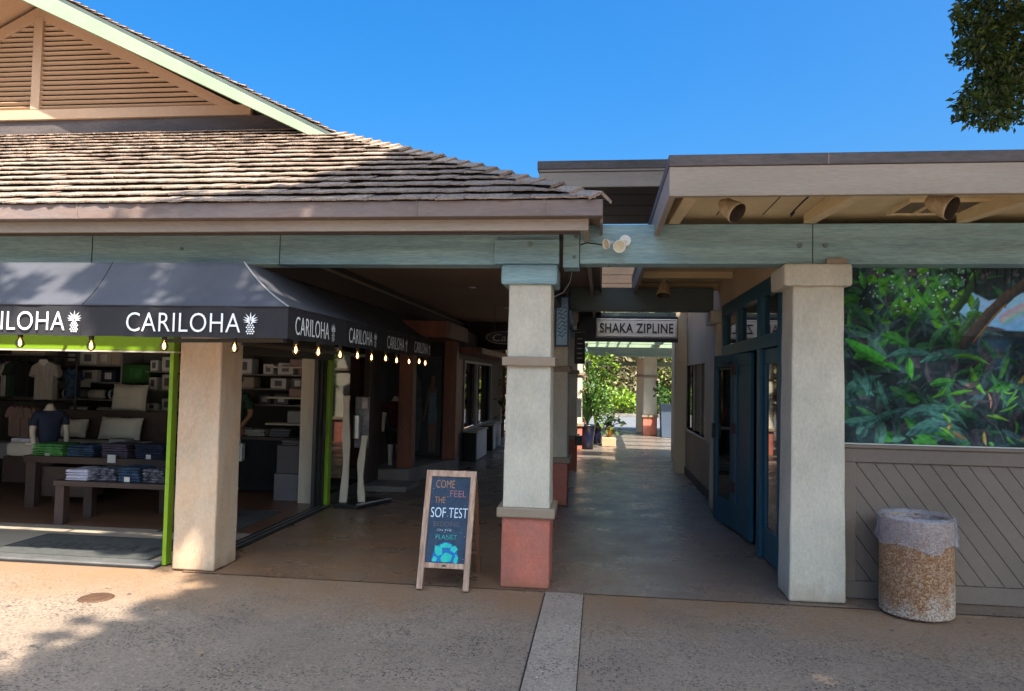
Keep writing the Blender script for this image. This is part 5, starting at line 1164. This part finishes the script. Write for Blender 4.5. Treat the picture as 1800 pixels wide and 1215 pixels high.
# side-door view: shelves, cabinet, table, person
shelf_unit('shelves with framed boxes seen through the side door', -5.45, -4.05, 10.2, 10.68, (1.585, 1.38, 1.15), 2.1, (False, False))
for x, z, w_, h, mt, lb in ((-5.16, 1.586, .26, .22, whitebox, 'pale box at the left of the shelves seen through the side door'), (-4.78, 1.586, .16, .15, whitebox, 'small white box with a dark picture, upper shelf through the side door'), (-4.52, 1.586, .24, .17, whitebox, 'wide white box with a dark picture, upper shelf through the side door'), (-4.20, 1.586, .26, .18, pinkc, 'pile of pinkish towels on the upper shelf through the side door'),
                            (-5.12, 1.381, .26, .16, beigebox, 'beige box beside the person, second shelf through the side door'), (-4.62, 1.381, .24, .15, whitebox, 'white box with a dark picture, second shelf through the side door'), (-4.33, 1.381, .2, .16, greybox, 'grey box on the second shelf through the side door'),
                            (-4.82, 1.151, .18, .14, greybox, 'grey bag on the third shelf through the side door'), (-4.57, 1.151, .22, .16, greybox, 'grey packet with pale label on the third shelf through the side door')):
    package(x, 10.34, z, w_, h, .22, mt, lb, mt in (whitebox, greybox), greybox if mt is whitebox else whitebox, cat='box')
t = thing('bracket_shelf', 'pale shelves stepping forward beside the white wall panel', 'shelf', (-4.1, 9.7, 0))
for z in (1.70, 1.28, .92): box('shelf_board', (-4.55, -3.52, 9.7, 10.1, z-.025, z), palewood, t, bevel=.003)
package(-4.15, 9.85, .921, .22, .17, .2, greyshelf, 'grey folded pile on the lowest pale shelf', False, cat='box'); package(-3.85, 9.85, .921, .18, .24, .2, whitebox, 'white frame on the lowest pale shelf', False, cat='box'); package(-4.1, 9.85, 1.281, .3, .12, .2, pinkc, 'brownish towels on the middle pale shelf', False, cat='towels'); package(-4.1, 9.85, 1.701, .3, .10, .2, pinkc, 'reddish towels on the top pale shelf', False, cat='towels')
t = thing('checkout_table', 'dark draped table with pale clothes on top beside the person', 'table', (-4.6, 9.9, 0)); box('table_top', (-5.3, -4.0, 9.55, 10.1, .70, .74), furn, t, bevel=.005); box('table_drape', (-5.28, -4.02, 9.57, 10.08, .02, .699), blackc, t)
for x, mt, lb in ((-5.0, lavender, 'pale folded clothes beside the person on the dark table'), (-4.68, stripec, 'light striped folded clothes in the middle of the dark table'), (-4.32, greybox, 'dark folded clothes at the right of the dark table')): stack(x, 9.8, .741, .28, .26, 3, mt, lb, .03)
t = thing('storage_cabinet', 'dark grey two-block cabinet by the white wall panel', 'cabinet', (-3.87, 9.1, 0))
box('lower_block', (-4.08, -3.68, 9.0, 9.4, 0, .335), greybox, t, bevel=.006); box('upper_block', (-4.06, -3.70, 9.02, 9.38, .338, .69), beigebox if False else M('cabinet_grey', (.09, .08, .085), .6), t, bevel=.006)
stack(-3.87, 9.2, .691, .28, .26, 2, greybox, 'dark folded cloth on top of the grey cabinet', .03)
tag(box('white_carton', (-3.80, -3.60, 9.42, 9.5, .70, .92), whitebox, bevel=.006), 'white upright carton behind the grey cabinet', 'carton')

# person in the side door
pe = thing('person', 'person in dark green t-shirt and brown shorts holding a white bag inside the shop', 'person', (-4.95, 9.65, 0))
X, Y = -4.95, 9.65
sk_v = [(X, Y, .80, (.11, .085)), (X, Y, .95, (.105, .08)), (X, Y, 1.12, (.125, .085)), (X, Y, 1.26, (.12, .075)), (X, Y, 1.33, (.05, .05)), (X, Y-.005, 1.38, (.045, .048)),
        (X+.14, Y, 1.275, .05), (X+.195, Y+.01, 1.15, .042), (X+.215, Y-.01, 1.02, .036), (X+.16, Y-.12, .90, .030), (X+.13, Y-.17, .86, .026),
        (X-.14, Y, 1.275, .05), (X-.19, Y, 1.12, .042), (X-.20, Y-.02, 1.0, .036), (X-.19, Y-.08, .84, .028),
        (X+.075, Y, .72, .078), (X+.085, Y, .44, .052), (X+.085, Y+.015, .30, .05), (X+.09, Y+.01, .08, .034), (X+.095, Y-.05, .035, .034), (X+.10, Y-.12, .025, .028),
        (X-.075, Y, .72, .078), (X-.085, Y+.03, .44, .052), (X-.085, Y+.05, .30, .05), (X-.09, Y+.05, .08, .034), (X-.095, Y-.01, .035, .034), (X-.10, Y-.08, .025, .028)]
sk_e = [(0, 1), (1, 2), (2, 3), (3, 4), (4, 5), (3, 6), (6, 7), (7, 8), (8, 9), (9, 10), (3, 11), (11, 12), (12, 13), (13, 14), (0, 15), (15, 16), (16, 17), (17, 18), (18, 19), (19, 20), (0, 21), (21, 22), (22, 23), (23, 24), (24, 25), (25, 26)]
skin('body', sk_v, sk_e, skinm, pe)
hd_ = MB(); hd_.lathe([(.001, -.105), (.035, -.10), (.055, -.07), (.068, -.02), (.072, .03), (.064, .075), (.038, .102), (.001, .11)], (X, Y, 1.475), 18, sx=.95, sy=1.15); hd_.build('head', skinm, pe, smooth=True)
MB().add([(X-.012, Y-.08, 1.45), (X+.012, Y-.08, 1.45), (X, Y-.102, 1.452), (X, Y-.078, 1.49)], [(0, 1, 2), (0, 2, 3), (2, 1, 3)]).build('nose', skinm, pe)
for sx in (-1, 1):
    MB().lathe([(.001, -.02), (.012, -.01), (.014, .008), (.001, .022)], (X+sx*.068, Y, 1.465), 8).build('ear', skinm, pe, smooth=True)
    MB().lathe([(.001, -.006), (.008, 0), (.001, .006)], (X+sx*.026, Y-.074, 1.485), 8).build('eye', blackpaint, pe, smooth=True)
MB().box(X-.022, X+.022, Y-.081, Y-.070, 1.425, 1.431).build('mouth', M('lips', (.25, .09, .07), .5), pe)
hr = MB(); hr.lathe([(.075, .0), (.079, .04), (.070, .085), (.042, .113), (.001, .121)], (X, Y+.008, 1.475), 18, sx=.97, sy=1.15); hr.build('hair', hairm, pe, smooth=True)
skin('t_shirt', [(X, Y, .82, (.128, .10)), (X, Y, .97, (.122, .096)), (X, Y, 1.12, (.142, .10)), (X, Y, 1.255, (.138, .09)), (X, Y, 1.315, (.07, .062)), (X+.14, Y, 1.26, .068), (X+.19, Y+.01, 1.16, .066), (X+.205, Y+.005, 1.09, .062), (X-.14, Y, 1.26, .068), (X-.188, Y, 1.16, .066), (X-.195, Y, 1.09, .062)],
     [(0, 1), (1, 2), (2, 3), (3, 4), (3, 5), (5, 6), (6, 7), (3, 8), (8, 9), (9, 10)], darkgreenc, pe)
skin('shorts', [(X, Y, .80, .125), (X+.078, Y, .68, .096), (X+.09, Y, .47, .085), (X-.078, Y, .68, .096), (X-.09, Y+.03, .47, .085)], [(0, 1), (1, 2), (0, 3), (3, 4)], brownshort, pe)
for sx, dy in ((1, 0), (-1, .04)): skin('sandal', [(X+sx*.09, Y+.03+dy, .018, (.034, .016)), (X+sx*.095, Y-.06+dy, .018, (.038, .016)), (X+sx*.10, Y-.14+dy, .018, (.036, .014))], [(0, 1), (1, 2)], blackc, pe)
hx, hy, hz = X+.13, Y-.175, .85
for k in range(4): skin('finger', [(hx-.024+k*.014, hy, hz, .0095), (hx-.026+k*.015, hy-.028, hz-.02+.002*k, .0085), (hx-.026+k*.015, hy-.024, hz-.048, .008), (hx-.025+k*.014, hy-.002, hz-.056, .007)], [(0, 1), (1, 2), (2, 3)], skinm, pe, 1)
skin('thumb', [(hx+.02, hy+.015, hz+.01, .011), (hx+.036, hy-.008, hz-.012, .009), (hx+.022, hy-.018, hz-.034, .0075)], [(0, 1), (1, 2)], skinm, pe, 1)
bgx, bgy = X+.125, Y-.185
sb_ = thing('shopping_bag', 'white paper shopping bag held by the person in the shop', 'bag', (bgx, bgy, .42))
m = MB().box(-.095, .095, -.045, .045, 0, .235); m.build('bag_body', whitebox, sb_, local=True, bevel=.004)
m = MB(); m.tube([(-.05, 0, .235), (-.035, 0, .33), (0, 0, .375), (.035, 0, .33), (.05, 0, .235)], .004, 6); m.build('bag_handle', beigebox, sb_, local=True)
m = MB()
for a in (-.014, 0, .014): m.box(a-.004, a+.004, -.0475, -.0455, .10, .16)
m.build('bag_emblem', greyshelf, sb_, local=True)

# more shop stock
for i, (mt, lb) in enumerate(((blackc, 'black shirt, first of the crowded row at the far left of the rail'), (greybox, 'grey shirt, second in the crowded row at the far left'), (navy, 'navy shirt, third in the crowded row at the far left'), (stripec, 'pale striped shirt in the crowded row at the far left'), (darkgreenc, 'dark green shirt in the crowded row, nearest the black t-shirt'))):
    h_ = hung(-8.62+i*.075, 9.70, 1.70, .30, .50, mt, lb); h_.rotation_euler = (0, 0, 1.25)
for x, y, z, w_, h, mt, lb in ((-6.95, 10.25, 1.0, .16, .12, whitebox, 'small white carton on the shelf edge beside the tufted cushion'), (-5.8, 9.2, .49, .3, .1, beigebox, 'flat beige carton at the foot of the bed display'), (-7.3, 8.75, .662, .3, .05, lavender, 'folded pale blanket on the bed display'), (-6.0, 8.75, .69, .22, .05, greyshelf, 'grey folded throw on the bed display'), (-5.35, 10.0, .0, .3, .5, boxgreen, 'tall dark green carton standing on the shop floor')):
    package(x, y, z, w_, h, .2, mt, lb, False, cat='stock')
for x, y, z, lb in ((-6.33, 7.895, .60, 'small white price card in front of the green shirts'), (-5.08, 7.895, .60, 'small white price card in front of the dark navy shirts'), (-4.80, 7.11, .46, 'small white price card in front of the blue clothes')):
    tag(box('price_card', (x-.03, x+.03, y, y+.004, z, z+.05), whitebox), lb, 'price card')
for i, (x, y) in enumerate(((-6.6, 7.4), (-5.6, 7.4), (-4.6, 7.4), (-6.2, 9.0), (-5.0, 9.0))):
    t = thing('track_spotlight', 'black track spotlight on the shop ceiling, ' + ('above the low table, left', 'above the low table, middle', 'nearest the tan column', 'above the bed, left', 'above the bed, right')[i], 'spotlight', (x, y, 2.44), 'black spotlights on the shop ceiling'); MB().tube([(0, 0, 0), (0, 0, -.10)], .012, 8).build('stem', blackpaint, t, local=True); MB().tube([(0, .03, -.09), (0, -.07, -.16)], [.03, .042], 12).build('lamp_can', blackpaint, t, local=True)
ctex = bpy.data.textures.new('creases', 'CLOUDS'); ctex.noise_scale = .07; ctex.noise_depth = 3
ptex = bpy.data.textures.new('plaster', 'CLOUDS'); ptex.noise_scale = .16; ptex.noise_depth = 3
for o in list(scn.objects):
    if o.type != 'MESH': continue
    n_ = o.name.split('.')[0]
    if n_ in ('column', 'column_capital', 'column_base', 'base_collar', 'middle_collar') and len(o.data.vertices) < 20:
        sb_m = o.modifiers.new('sub', 'SUBSURF'); sb_m.subdivision_type = 'SIMPLE'; sb_m.levels = sb_m.render_levels = 4
        d_ = o.modifiers.new('uneven_plaster', 'DISPLACE'); d_.texture = ptex; d_.strength = .012; d_.mid_level = .5; d_.texture_coords = 'GLOBAL'
        for p_ in o.data.polygons: p_.use_smooth = False
    if n_ in ('shirt_body', 'shirt', 't_shirt', 'shorts', 'cushion'):
        if n_ == 'shirt_body': sb_m = o.modifiers.new('sub', 'SUBSURF'); sb_m.subdivision_type = 'SIMPLE'; sb_m.levels = sb_m.render_levels = 3
        d_ = o.modifiers.new('creases', 'DISPLACE'); d_.texture = ctex; d_.strength = .022; d_.mid_level = .5; d_.texture_coords = 'GLOBAL'
    elif n_ == 'folded_layer':
        sb_m = o.modifiers.new('sub', 'SUBSURF'); sb_m.subdivision_type = 'SIMPLE'; sb_m.levels = sb_m.render_levels = 2
        d_ = o.modifiers.new('creases', 'DISPLACE'); d_.texture = ctex; d_.strength = .014; d_.mid_level = .5; d_.texture_coords = 'GLOBAL'

# mats
mt1_ = thing('entrance_mat', 'charcoal entrance mat with shop lettering inside the lime-framed opening', 'mat', (-4.5, 6.3, 0))
MB().prism([(-5.25, 5.90), (-3.78, 5.90), (-3.78, 6.62), (-5.25, 6.62)], .005, .013, 'z').build('mat_body', matm, mt1_)
m = MB()
for b in ((-5.28, -3.75, 5.87, 5.899), (-5.28, -3.75, 6.621, 6.65), (-5.28, -5.251, 5.899, 6.621), (-3.779, -3.75, 5.899, 6.621)): m.box(*b, .005, .012)
m.build('mat_edge', matedge, mt1_)
text_mesh('CARILOHA', .30, matedge, 'mat_lettering', width=1.05, extrude=.0003, parent=mt1_, mtx=Matrix.Translation(Vector((-5.10, 6.13, .0137))-ORG[mt1_]))
pineapple(Matrix.Translation(Vector((-3.93, 6.12, .0134))-ORG[mt1_]), .24, mt1_).data.materials[0] = matedge
mt2_ = thing('entrance_mat', 'charcoal entrance mat inside the side door behind the tan column', 'mat', (-3.95, 7.6, 0))
MB().prism([(-4.35, 6.95), (-3.62, 6.95), (-3.62, 8.25), (-4.35, 8.25)], .005, .013, 'z').build('mat_body', matm, mt2_)
text_mesh('CARILOHA', .26, matedge, 'mat_lettering', width=.95, extrude=.0003, parent=mt2_, mtx=Matrix.Translation(Vector((-3.88, 7.1, .0137))-ORG[mt2_]) @ Matrix.Rotation(math.pi/2, 4, 'Z'))

# ------------------------------------------------------------------ far end of the passage
pg = thing('pergola', 'mint-toned pergola beams crossing the far end of the passage in sunlight', 'pergola', (.8, 18.5, 0))
for i, (y, z) in enumerate(((16.9, 2.62), (18.1, 2.58), (19.3, 2.54), (20.4, 2.50))):
    box('cross_rafter', (-.36, 3.4, y, y+.12, z, z+.16), mint, pg, bevel=.004)
for i in range(5): box('lath', (-.30+.28*i, -.25+.28*i, 16.8, 20.6, 2.80, 2.84), mint, pg)
box('end_beam', (-.40, 3.6, 21.9, 22.1, 2.30, 2.56), sage, pg, bevel=.006); box('end_beam', (-.40, 3.6, 23.6, 23.75, 2.06, 2.20), mint, pg, bevel=.006)
box('side_beam', (1.44, 1.60, 16, 20.7, 2.57, 2.76), sage, pg); box('added_shade_roof', (-.6, 3.8, 20.75, 24, 2.66, 2.72), brownwood, pg); box('added_shade_roof_fascia', (-.62, 3.82, 20.70, 20.745, 2.62, 2.80), mint, pg)  # roof slab and its fascia are added to keep sun off the far column
cfar = column(pg, 1.26, 1.66, 22.0, 22.4, 'piered')
box('rear_pillar', (1.13, 1.42, 23.3, 23.6, 0, 2.3), stucco_tan, pg, bevel=.008); box('rear_pillar_collar', (1.10, 1.45, 23.27, 23.63, 1.72, 1.80), taupe, pg)
box('walkway_post', (3.2, 3.45, 22, 22.3, 0, 2.6), stucco_tan, pg)

def blade_plant(t, c, n, h, spread, mat, w_=.05, seed=1, base=.0):
    g = random.Random(seed); m = MB(); tones = []
    for i in range(n):
        a = g.uniform(0, 6.28); L = h*g.uniform(.55, 1.05); s = spread*g.uniform(.25, 1); ww = w_*g.uniform(.7, 1.2); n0 = len(m.v); k = 7
        for j in range(k+1):
            q = j/k; x = c[0]+math.cos(a)*s*q**1.6; y = c[1]+math.sin(a)*s*q**1.6; z = c[2]+base+L*(q-.28*q**3); wd = ww*(.35+math.sin(math.pi*min(.98, q*.9+.08)))*.55*(1-q*.5)
            m.v.append((x-math.sin(a)*wd, y+math.cos(a)*wd, z)); m.v.append((x+math.sin(a)*wd, y-math.cos(a)*wd, z))
        for j in range(k): b = n0+j*2; m.f.append((b, b+1, b+3, b+2))
        tones += [g.random()**1.3]*(2*(k+1))
    me = m.mesh('blades', mat, ORG.get(t, Vector((0, 0, 0))), True); at = me.attributes.new('tone', 'FLOAT', 'POINT'); at.data.foreach_set('value', tones)
    o = bpy.data.objects.new('leaf_blades', me); COL.objects.link(o); o.parent = t; o['kind'] = 'stuff'; return o
def pot(t, c, r0_, r1_, h, mat, sq=False):
    if sq:
        m = MB().add([(c[0]-r0_, c[1]-r0_, 0), (c[0]+r0_, c[1]-r0_, 0), (c[0]+r0_, c[1]+r0_, 0), (c[0]-r0_, c[1]+r0_, 0), (c[0]-r1_, c[1]-r1_, h), (c[0]+r1_, c[1]-r1_, h), (c[0]+r1_, c[1]+r1_, h), (c[0]-r1_, c[1]+r1_, h)],
                     [(3, 2, 1, 0), (4, 5, 6, 7), (0, 1, 5, 4), (1, 2, 6, 5), (2, 3, 7, 6), (3, 0, 4, 7)])
        m.build('pot', mat, t, bevel=.015)
    else: MB().lathe([(.001, 0), (r0_, 0), (r0_*1.05, h*.4), (r1_, h*.93), (r1_*1.08, h*.95), (r1_*1.08, h), (r1_*.9, h), (r1_*.88, h*.85), (.001, h*.84)], (c[0], c[1], c[2]), 24).build('pot', mat, t, smooth=True)
p1 = thing('potted_plant', 'tall leafy plant in a dark blue pot at the left edge of the passage', 'potted plant', (-.28, 17.3, 0))
pot(p1, (-.28, 17.3, 0), .14, .19, .56, navypot); MB().tube([(-.28, 17.3, .4), (-.25, 17.3, 1.1), (-.3, 17.32, 1.7)], [.03, .025, .012], 8).build('stem', bark, p1)
blade_plant(p1, (-.28, 17.3, .5), 60, 1.2, .5, leaf_mid, .06, 3); leaves('foliage', [(-.1, 17.35, 1.15, .33, .3, .35), (-.3, 17.3, 1.6, .25, .25, .35), (.05, 17.4, .85, .25, .2, .25)], leaf_mid, p1, 2600, .09, 21, droop=.4)
p1b = thing('potted_plant', 'bright variegated plant behind the dark blue pot, reaching the pergola', 'potted plant', (-.1, 19.0, 0))
pot(p1b, (-.1, 19.0, 0), .15, .2, .45, navypot); leaves('foliage', [(-.05, 19, 1.3, .42, .35, .5), (.15, 19, 1.9, .3, .3, .35), (-.3, 19.0, 2.0, .25, .3, .3)], leaf_bright, p1b, 2200, .11, 22, droop=.3)
blade_plant(p1b, (-.1, 19, .4), 30, 1.9, .6, leaf_bright, .07, 5)
p2 = thing('potted_plant', 'broad dark leaves in a small ochre pot on a pale block', 'potted plant', (.22, 18.2, 0))
pot(p2, (.24, 18.4, .22), .07, .12, .22, orangepot); leaves('foliage', [(.12, 18.4, .62, .22, .2, .2), (.36, 18.35, .55, .16, .15, .2)], leaf_dark, p2, 1600, .16, 23, droop=.5)
tag(box('pale_block', (.06, .40, 18.1, 18.7, 0, .21), M('pale_sandstone', (.45, .30, .19), .8), bevel=.01), 'pale sandy block beside the dark blue pot', 'block')
p3 = thing('flowering_plant', 'red and pink flowers at the left edge of the far passage', 'plant', (-.55, 18.6, 0))
pot(p3, (-.58, 18.6, 0), .12, .16, .4, orangepot); leaves('foliage', [(-.5, 18.6, .9, .2, .2, .4)], leaf_mid, p3, 1500, .12, 24); leaves('blossoms', [(-.47, 18.5, 1.25, .15, .15, .2), (-.5, 18.5, 1.75, .1, .1, .12)], leaf_flower, p3, 900, .07, 25)
p4 = thing('potted_plant', 'dark shrub in a slate blue square planter behind the far column', 'potted plant', (2.0, 21.8, 0))
pot(p4, (2.02, 21.8, 0), .26, .30, .95, M('slate_planter', (.06, .085, .13), .5), True); leaves('foliage', [(2.0, 21.8, 1.35, .42, .3, .45)], leaf_dark, p4, 1500, .12, 26)
p5 = thing('potted_plant', 'dark bushy plant in the shade at the end of the left passage', 'potted plant', (-1.95, 16.8, 0))
pot(p5, (-1.95, 16.8, 0), .16, .2, .4, navypot); leaves('foliage', [(-1.95, 16.8, 1.0, .35, .35, .55), (-2.0, 16.8, 1.6, .25, .25, .35)], leaf_dark, p5, 1000, .14, 27)
# garden beyond the road
def shrub(label, x, y, rx, rz, mat, seed, size=.22, n=500, name='garden_shrub', grp='shrubs beyond the far road'):
    t = thing(name, label, 'shrub', (x, y, 0), grp); MB().tube([(x, y, 0), (x, y, rz*.9)], [.06, .03], 6).build('stem', bark, t)
    g = random.Random(seed); bl = [(x+g.uniform(-.6, .6)*rx, y+g.uniform(-.5, .5), rz*g.uniform(.5, 1.3), rx*g.uniform(.4, .6), rx*.5, rz*g.uniform(.35, .55)) for _ in range(6)]
    leaves('foliage', bl, mat, t, n, size, seed, aspect=.55); return t
shrub('dark green shrub at the left of the far garden bed', -1.6, 34.4, 1.3, .9, leaf_mid, 31)
shrub('bright yellow-green shrub in the middle of the far garden bed', .6, 34.3, 1.2, .85, leaf_bright, 32)
shrub('dark glossy shrub right of the bright one, behind the far column', 2.3, 34.4, 1.3, .9, leaf_mid, 33)
shrub('pale green shrub at the right of the far garden bed', 4.6, 34.6, 1.5, 1.1, leaf_bright, 34)
hdg = thing('garden_hedge', 'low dark hedge along the far kerb', 'hedge', (1, 33.8, 0)); leaves('foliage', [(-4+i*1.0, 33.7, .22, .7, .35, .3) for i in range(12)], leaf_dark, hdg, 600, .14, 35)
def tree(name, label, x, y, h, r_, mat, seed, n=260, size=.35, grp='trees beyond the far road', low=.35):
    t = thing(name, label, 'tree', (x, y, 0), grp); g = random.Random(seed)
    tr = MB().tube([(x, y, 0), (x+.1, y, h*.3), (x-.1, y, h*.6), (x, y, h*.85)], [.2, .16, .11, .04], 10).build('trunk', bark, t, smooth=True)
    m = MB(); bl = []
    for i in range(16):
        a = g.uniform(0, 6.28); z = h*g.uniform(low, 1); q = r_*g.uniform(.3, 1)*(1-abs(z/h-.6)*.7); p = (x+math.cos(a)*q, y+math.sin(a)*q*.8, z); bl.append((*p, r_*.38, r_*.38, r_*.3)); m.tube([(x, y, z*.7), p], [.05, .02], 6)
    m.build('limbs', bark, t); leaves('crown', bl, mat, t, n, size, seed); return t
tree('far_tree', 'dry olive-coloured tree straight behind the far garden bed', 1.2, 39, 6.5, 3.4, leaf_dry, 41, 520, .26, low=.12)
tree('far_tree', 'dry grey-green tree left of the passage axis', -3.2, 40, 7, 3.4, leaf_dry, 42, 460, .28, low=.12)
tree('far_tree', 'green tree right of the far column', 5.8, 38, 6.5, 3.0, leaf_bright, 43, 480, .26, low=.12)
tree('far_tree', 'dark green tree closing the view at the far left', -7.5, 41, 8, 3.5, leaf_mid, 44, 220, .32)
tree('far_tree', 'dark green tree closing the view at the far right', 10.5, 42, 8, 3.6, leaf_mid, 45, 220, .32)
bh = thing('distant_hedge', 'tall grey-green hedge behind the far trees', 'hedge', (1, 45, 0)); leaves('foliage', [(-16+i*2.2, 45+(i % 2), 2.2+.6*math.sin(i*2.1), 1.9, 1.2, 2.9) for i in range(17)], leaf_dry, bh, 420, .4, 46)

# ------------------------------------------------------------------ near trees
def limbs(t, segs, nm='limb'):
    for a, b, r0_, r1_ in segs:
        a = Vector(a); b = Vector(b); mid = (a+b)/2+Vector((random.uniform(-.2, .2), random.uniform(-.2, .2), .25)); MB().tube([a, mid, b], [r0_, (r0_+r1_)/2, r1_], 10).build(nm, bark, t, smooth=True)
nt1 = thing('overhanging_tree', 'leafy branch end of a big tree hanging into the top right corner of the sky', 'tree', (9.0, 4.2, 0))
MB().tube([(9.0, 4.2, 0), (8.9, 4.4, 1.6), (8.6, 4.8, 3.2), (8.2, 5.4, 4.6)], [.32, .26, .22, .17], 14).build('trunk', bark, nt1, smooth=True)
limbs(nt1, [((8.2, 5.4, 4.6), (6.2, 7.6, 5.6), .13, .07), ((6.2, 7.6, 5.6), (4.6, 8.7, 5.45), .07, .02), ((5.6, 8.1, 5.5), (4.3, 8.6, 4.85), .04, .012), ((8.2, 5.4, 4.6), (9.2, 6.4, 7.0), .14, .06), ((8.2, 5.4, 4.6), (7.0, 5.4, 7.4), .12, .05)])
VB = [(4.233, 8.6, 5.66, .34, .34, .36), (4.68, 8.8, 5.62, .40, .4, .42), (3.86, 8.3, 5.17, .17, .15, .13), (4.06, 8.4, 5.26, .20, .2, .20), (4.62, 8.9, 5.2, .34, .3, .33), (4.17, 8.5, 4.84, .27, .25, .22), (3.88, 8.2, 4.56, .19, .17, .16),
      (4.16, 8.4, 4.54, .20, .2, .16), (4.60, 8.8, 4.83, .28, .3, .26), (3.70, 8.1, 4.50, .07, .07, .06), (4.02, 8.5, 5.78, .20, .2, .22), (3.93, 8.4, 5.50, .09, .1, .08), (4.3, 8.6, 5.1, .2, .2, .25)]
VB2 = [(4.9, 8.9, 6.2, .6, .6, .5), (5.2, 8.8, 5.3, .5, .5, .5), (5.9, 8.3, 5.7, .8, .8, .7), (5.5, 8.2, 6.7, .9, .8, .6), (6.8, 7.4, 6.4, 1.1, 1.0, .8), (7.4, 6.4, 7.4, 1.2, 1.2, .9), (8.8, 6.2, 7.3, 1.3, 1.2, 1.0), (9.8, 4.8, 6.9, 1.2, 1.2, .9), (7.3, 4.6, 8.0, 1.3, 1.3, .9)]
leaves('crown', VB, leaf_dark, nt1, 8000, .08, 51, shell=.25, aspect=.5, droop=.2)
leaves('crown', VB2, leaf_dark, nt1, 900, .14, 52, shell=.3, aspect=.55, droop=.2)
nt2 = thing('shade_tree', 'broad tree standing behind the viewer that shades the pavement and shopfronts', 'tree', (5.6, -3.2, 0))
MB().tube([(5.6, -3.2, 0), (5.5, -3.1, 2), (5.2, -2.8, 4), (4.8, -2.2, 6)], [.42, .34, .3, .24], 14).build('trunk', bark, nt2, smooth=True)
limbs(nt2, [((4.8, -2.2, 6), (2.2, .2, 8.6), .2, .08), ((4.8, -2.2, 6), (4.6, 2.4, 8.8), .2, .08), ((4.8, -2.2, 6), (7.6, 1.0, 8.8), .2, .08), ((4.8, -2.2, 6), (3.2, -3.6, 8.8), .18, .07), ((4.6, 2.4, 8.8), (3.0, 5.2, 9.4), .08, .03), ((2.2, .2, 8.6), (-.6, 1.6, 9.2), .08, .02), ((4.6, 2.4, 8.8), (6.2, 5.4, 9.4), .08, .03)])
g = random.Random(77); SB = []
xx = 1.55
while xx < 9.6:
    yy = -2.0
    while yy < 7.6:
        z = 9.0+g.uniform(-.6, .9); SB.append((xx+g.uniform(-.3, .3), yy+g.uniform(-.3, .3), z, g.uniform(.9, 1.1), g.uniform(.9, 1.1), g.uniform(.5, .75)))
        SB.append((xx+.75, yy+.55, z+1.1, 1.0, 1.0, .6)); yy += 1.15
    xx += 1.2
# ragged western edge: these throw the leaf shadows seen on awning, gutter and column
def at_ground(xg, yg, h): return (xg+.375*h, yg-.625*h, h)
EDGE = [(-3.95, 7.32, .08), (-3.6, 7.45, .16), (-4.35, 7.36, .05), (-3.4, 7.9, .2), (-3.85, 6.80, .30), (-4.35, 6.42, .20), (-4.75, 6.62, .13), (-4.45, 6.72, .11), (-5.2, 6.45, .13), (-3.55, 6.2, .3), (-5.6, 6.6, .10), (-3.5, 7.1, .2), (-3.35, 8.1, .25), (-3.0, 5.75, .15), (-4.35, 6.98, .07), (-4.7, 6.75, .09), (-3.3, 9.4, .2), (-4.2, 6.2, .12), (-3.3, 7.6, .25), (-3.3, 8.8, .2)]+[((-2.38 if i < 7 else -2.72)+.12*math.sin(i*2.3), 3.0+i*.42, .42) for i in range(22)]
EB = []
for xg, yg, r_ in EDGE:
    p = at_ground(xg, yg, 8.6); EB.append((*p, r_, r_*1.3, r_*.8))
leaves('crown', SB, leaf_dark, nt2, 950, .26, 61, shell=.1, aspect=.6)
leaves('crown', EB, leaf_dark, nt2, 6500, .13, 62, shell=.1, aspect=.6)
MB().tube([(.6, .8, 8.9), (-.2, 1.0, 8.75), (-1.3, 1.4, 8.6)], [.04, .025, .01], 8).build('limb', bark, nt2)
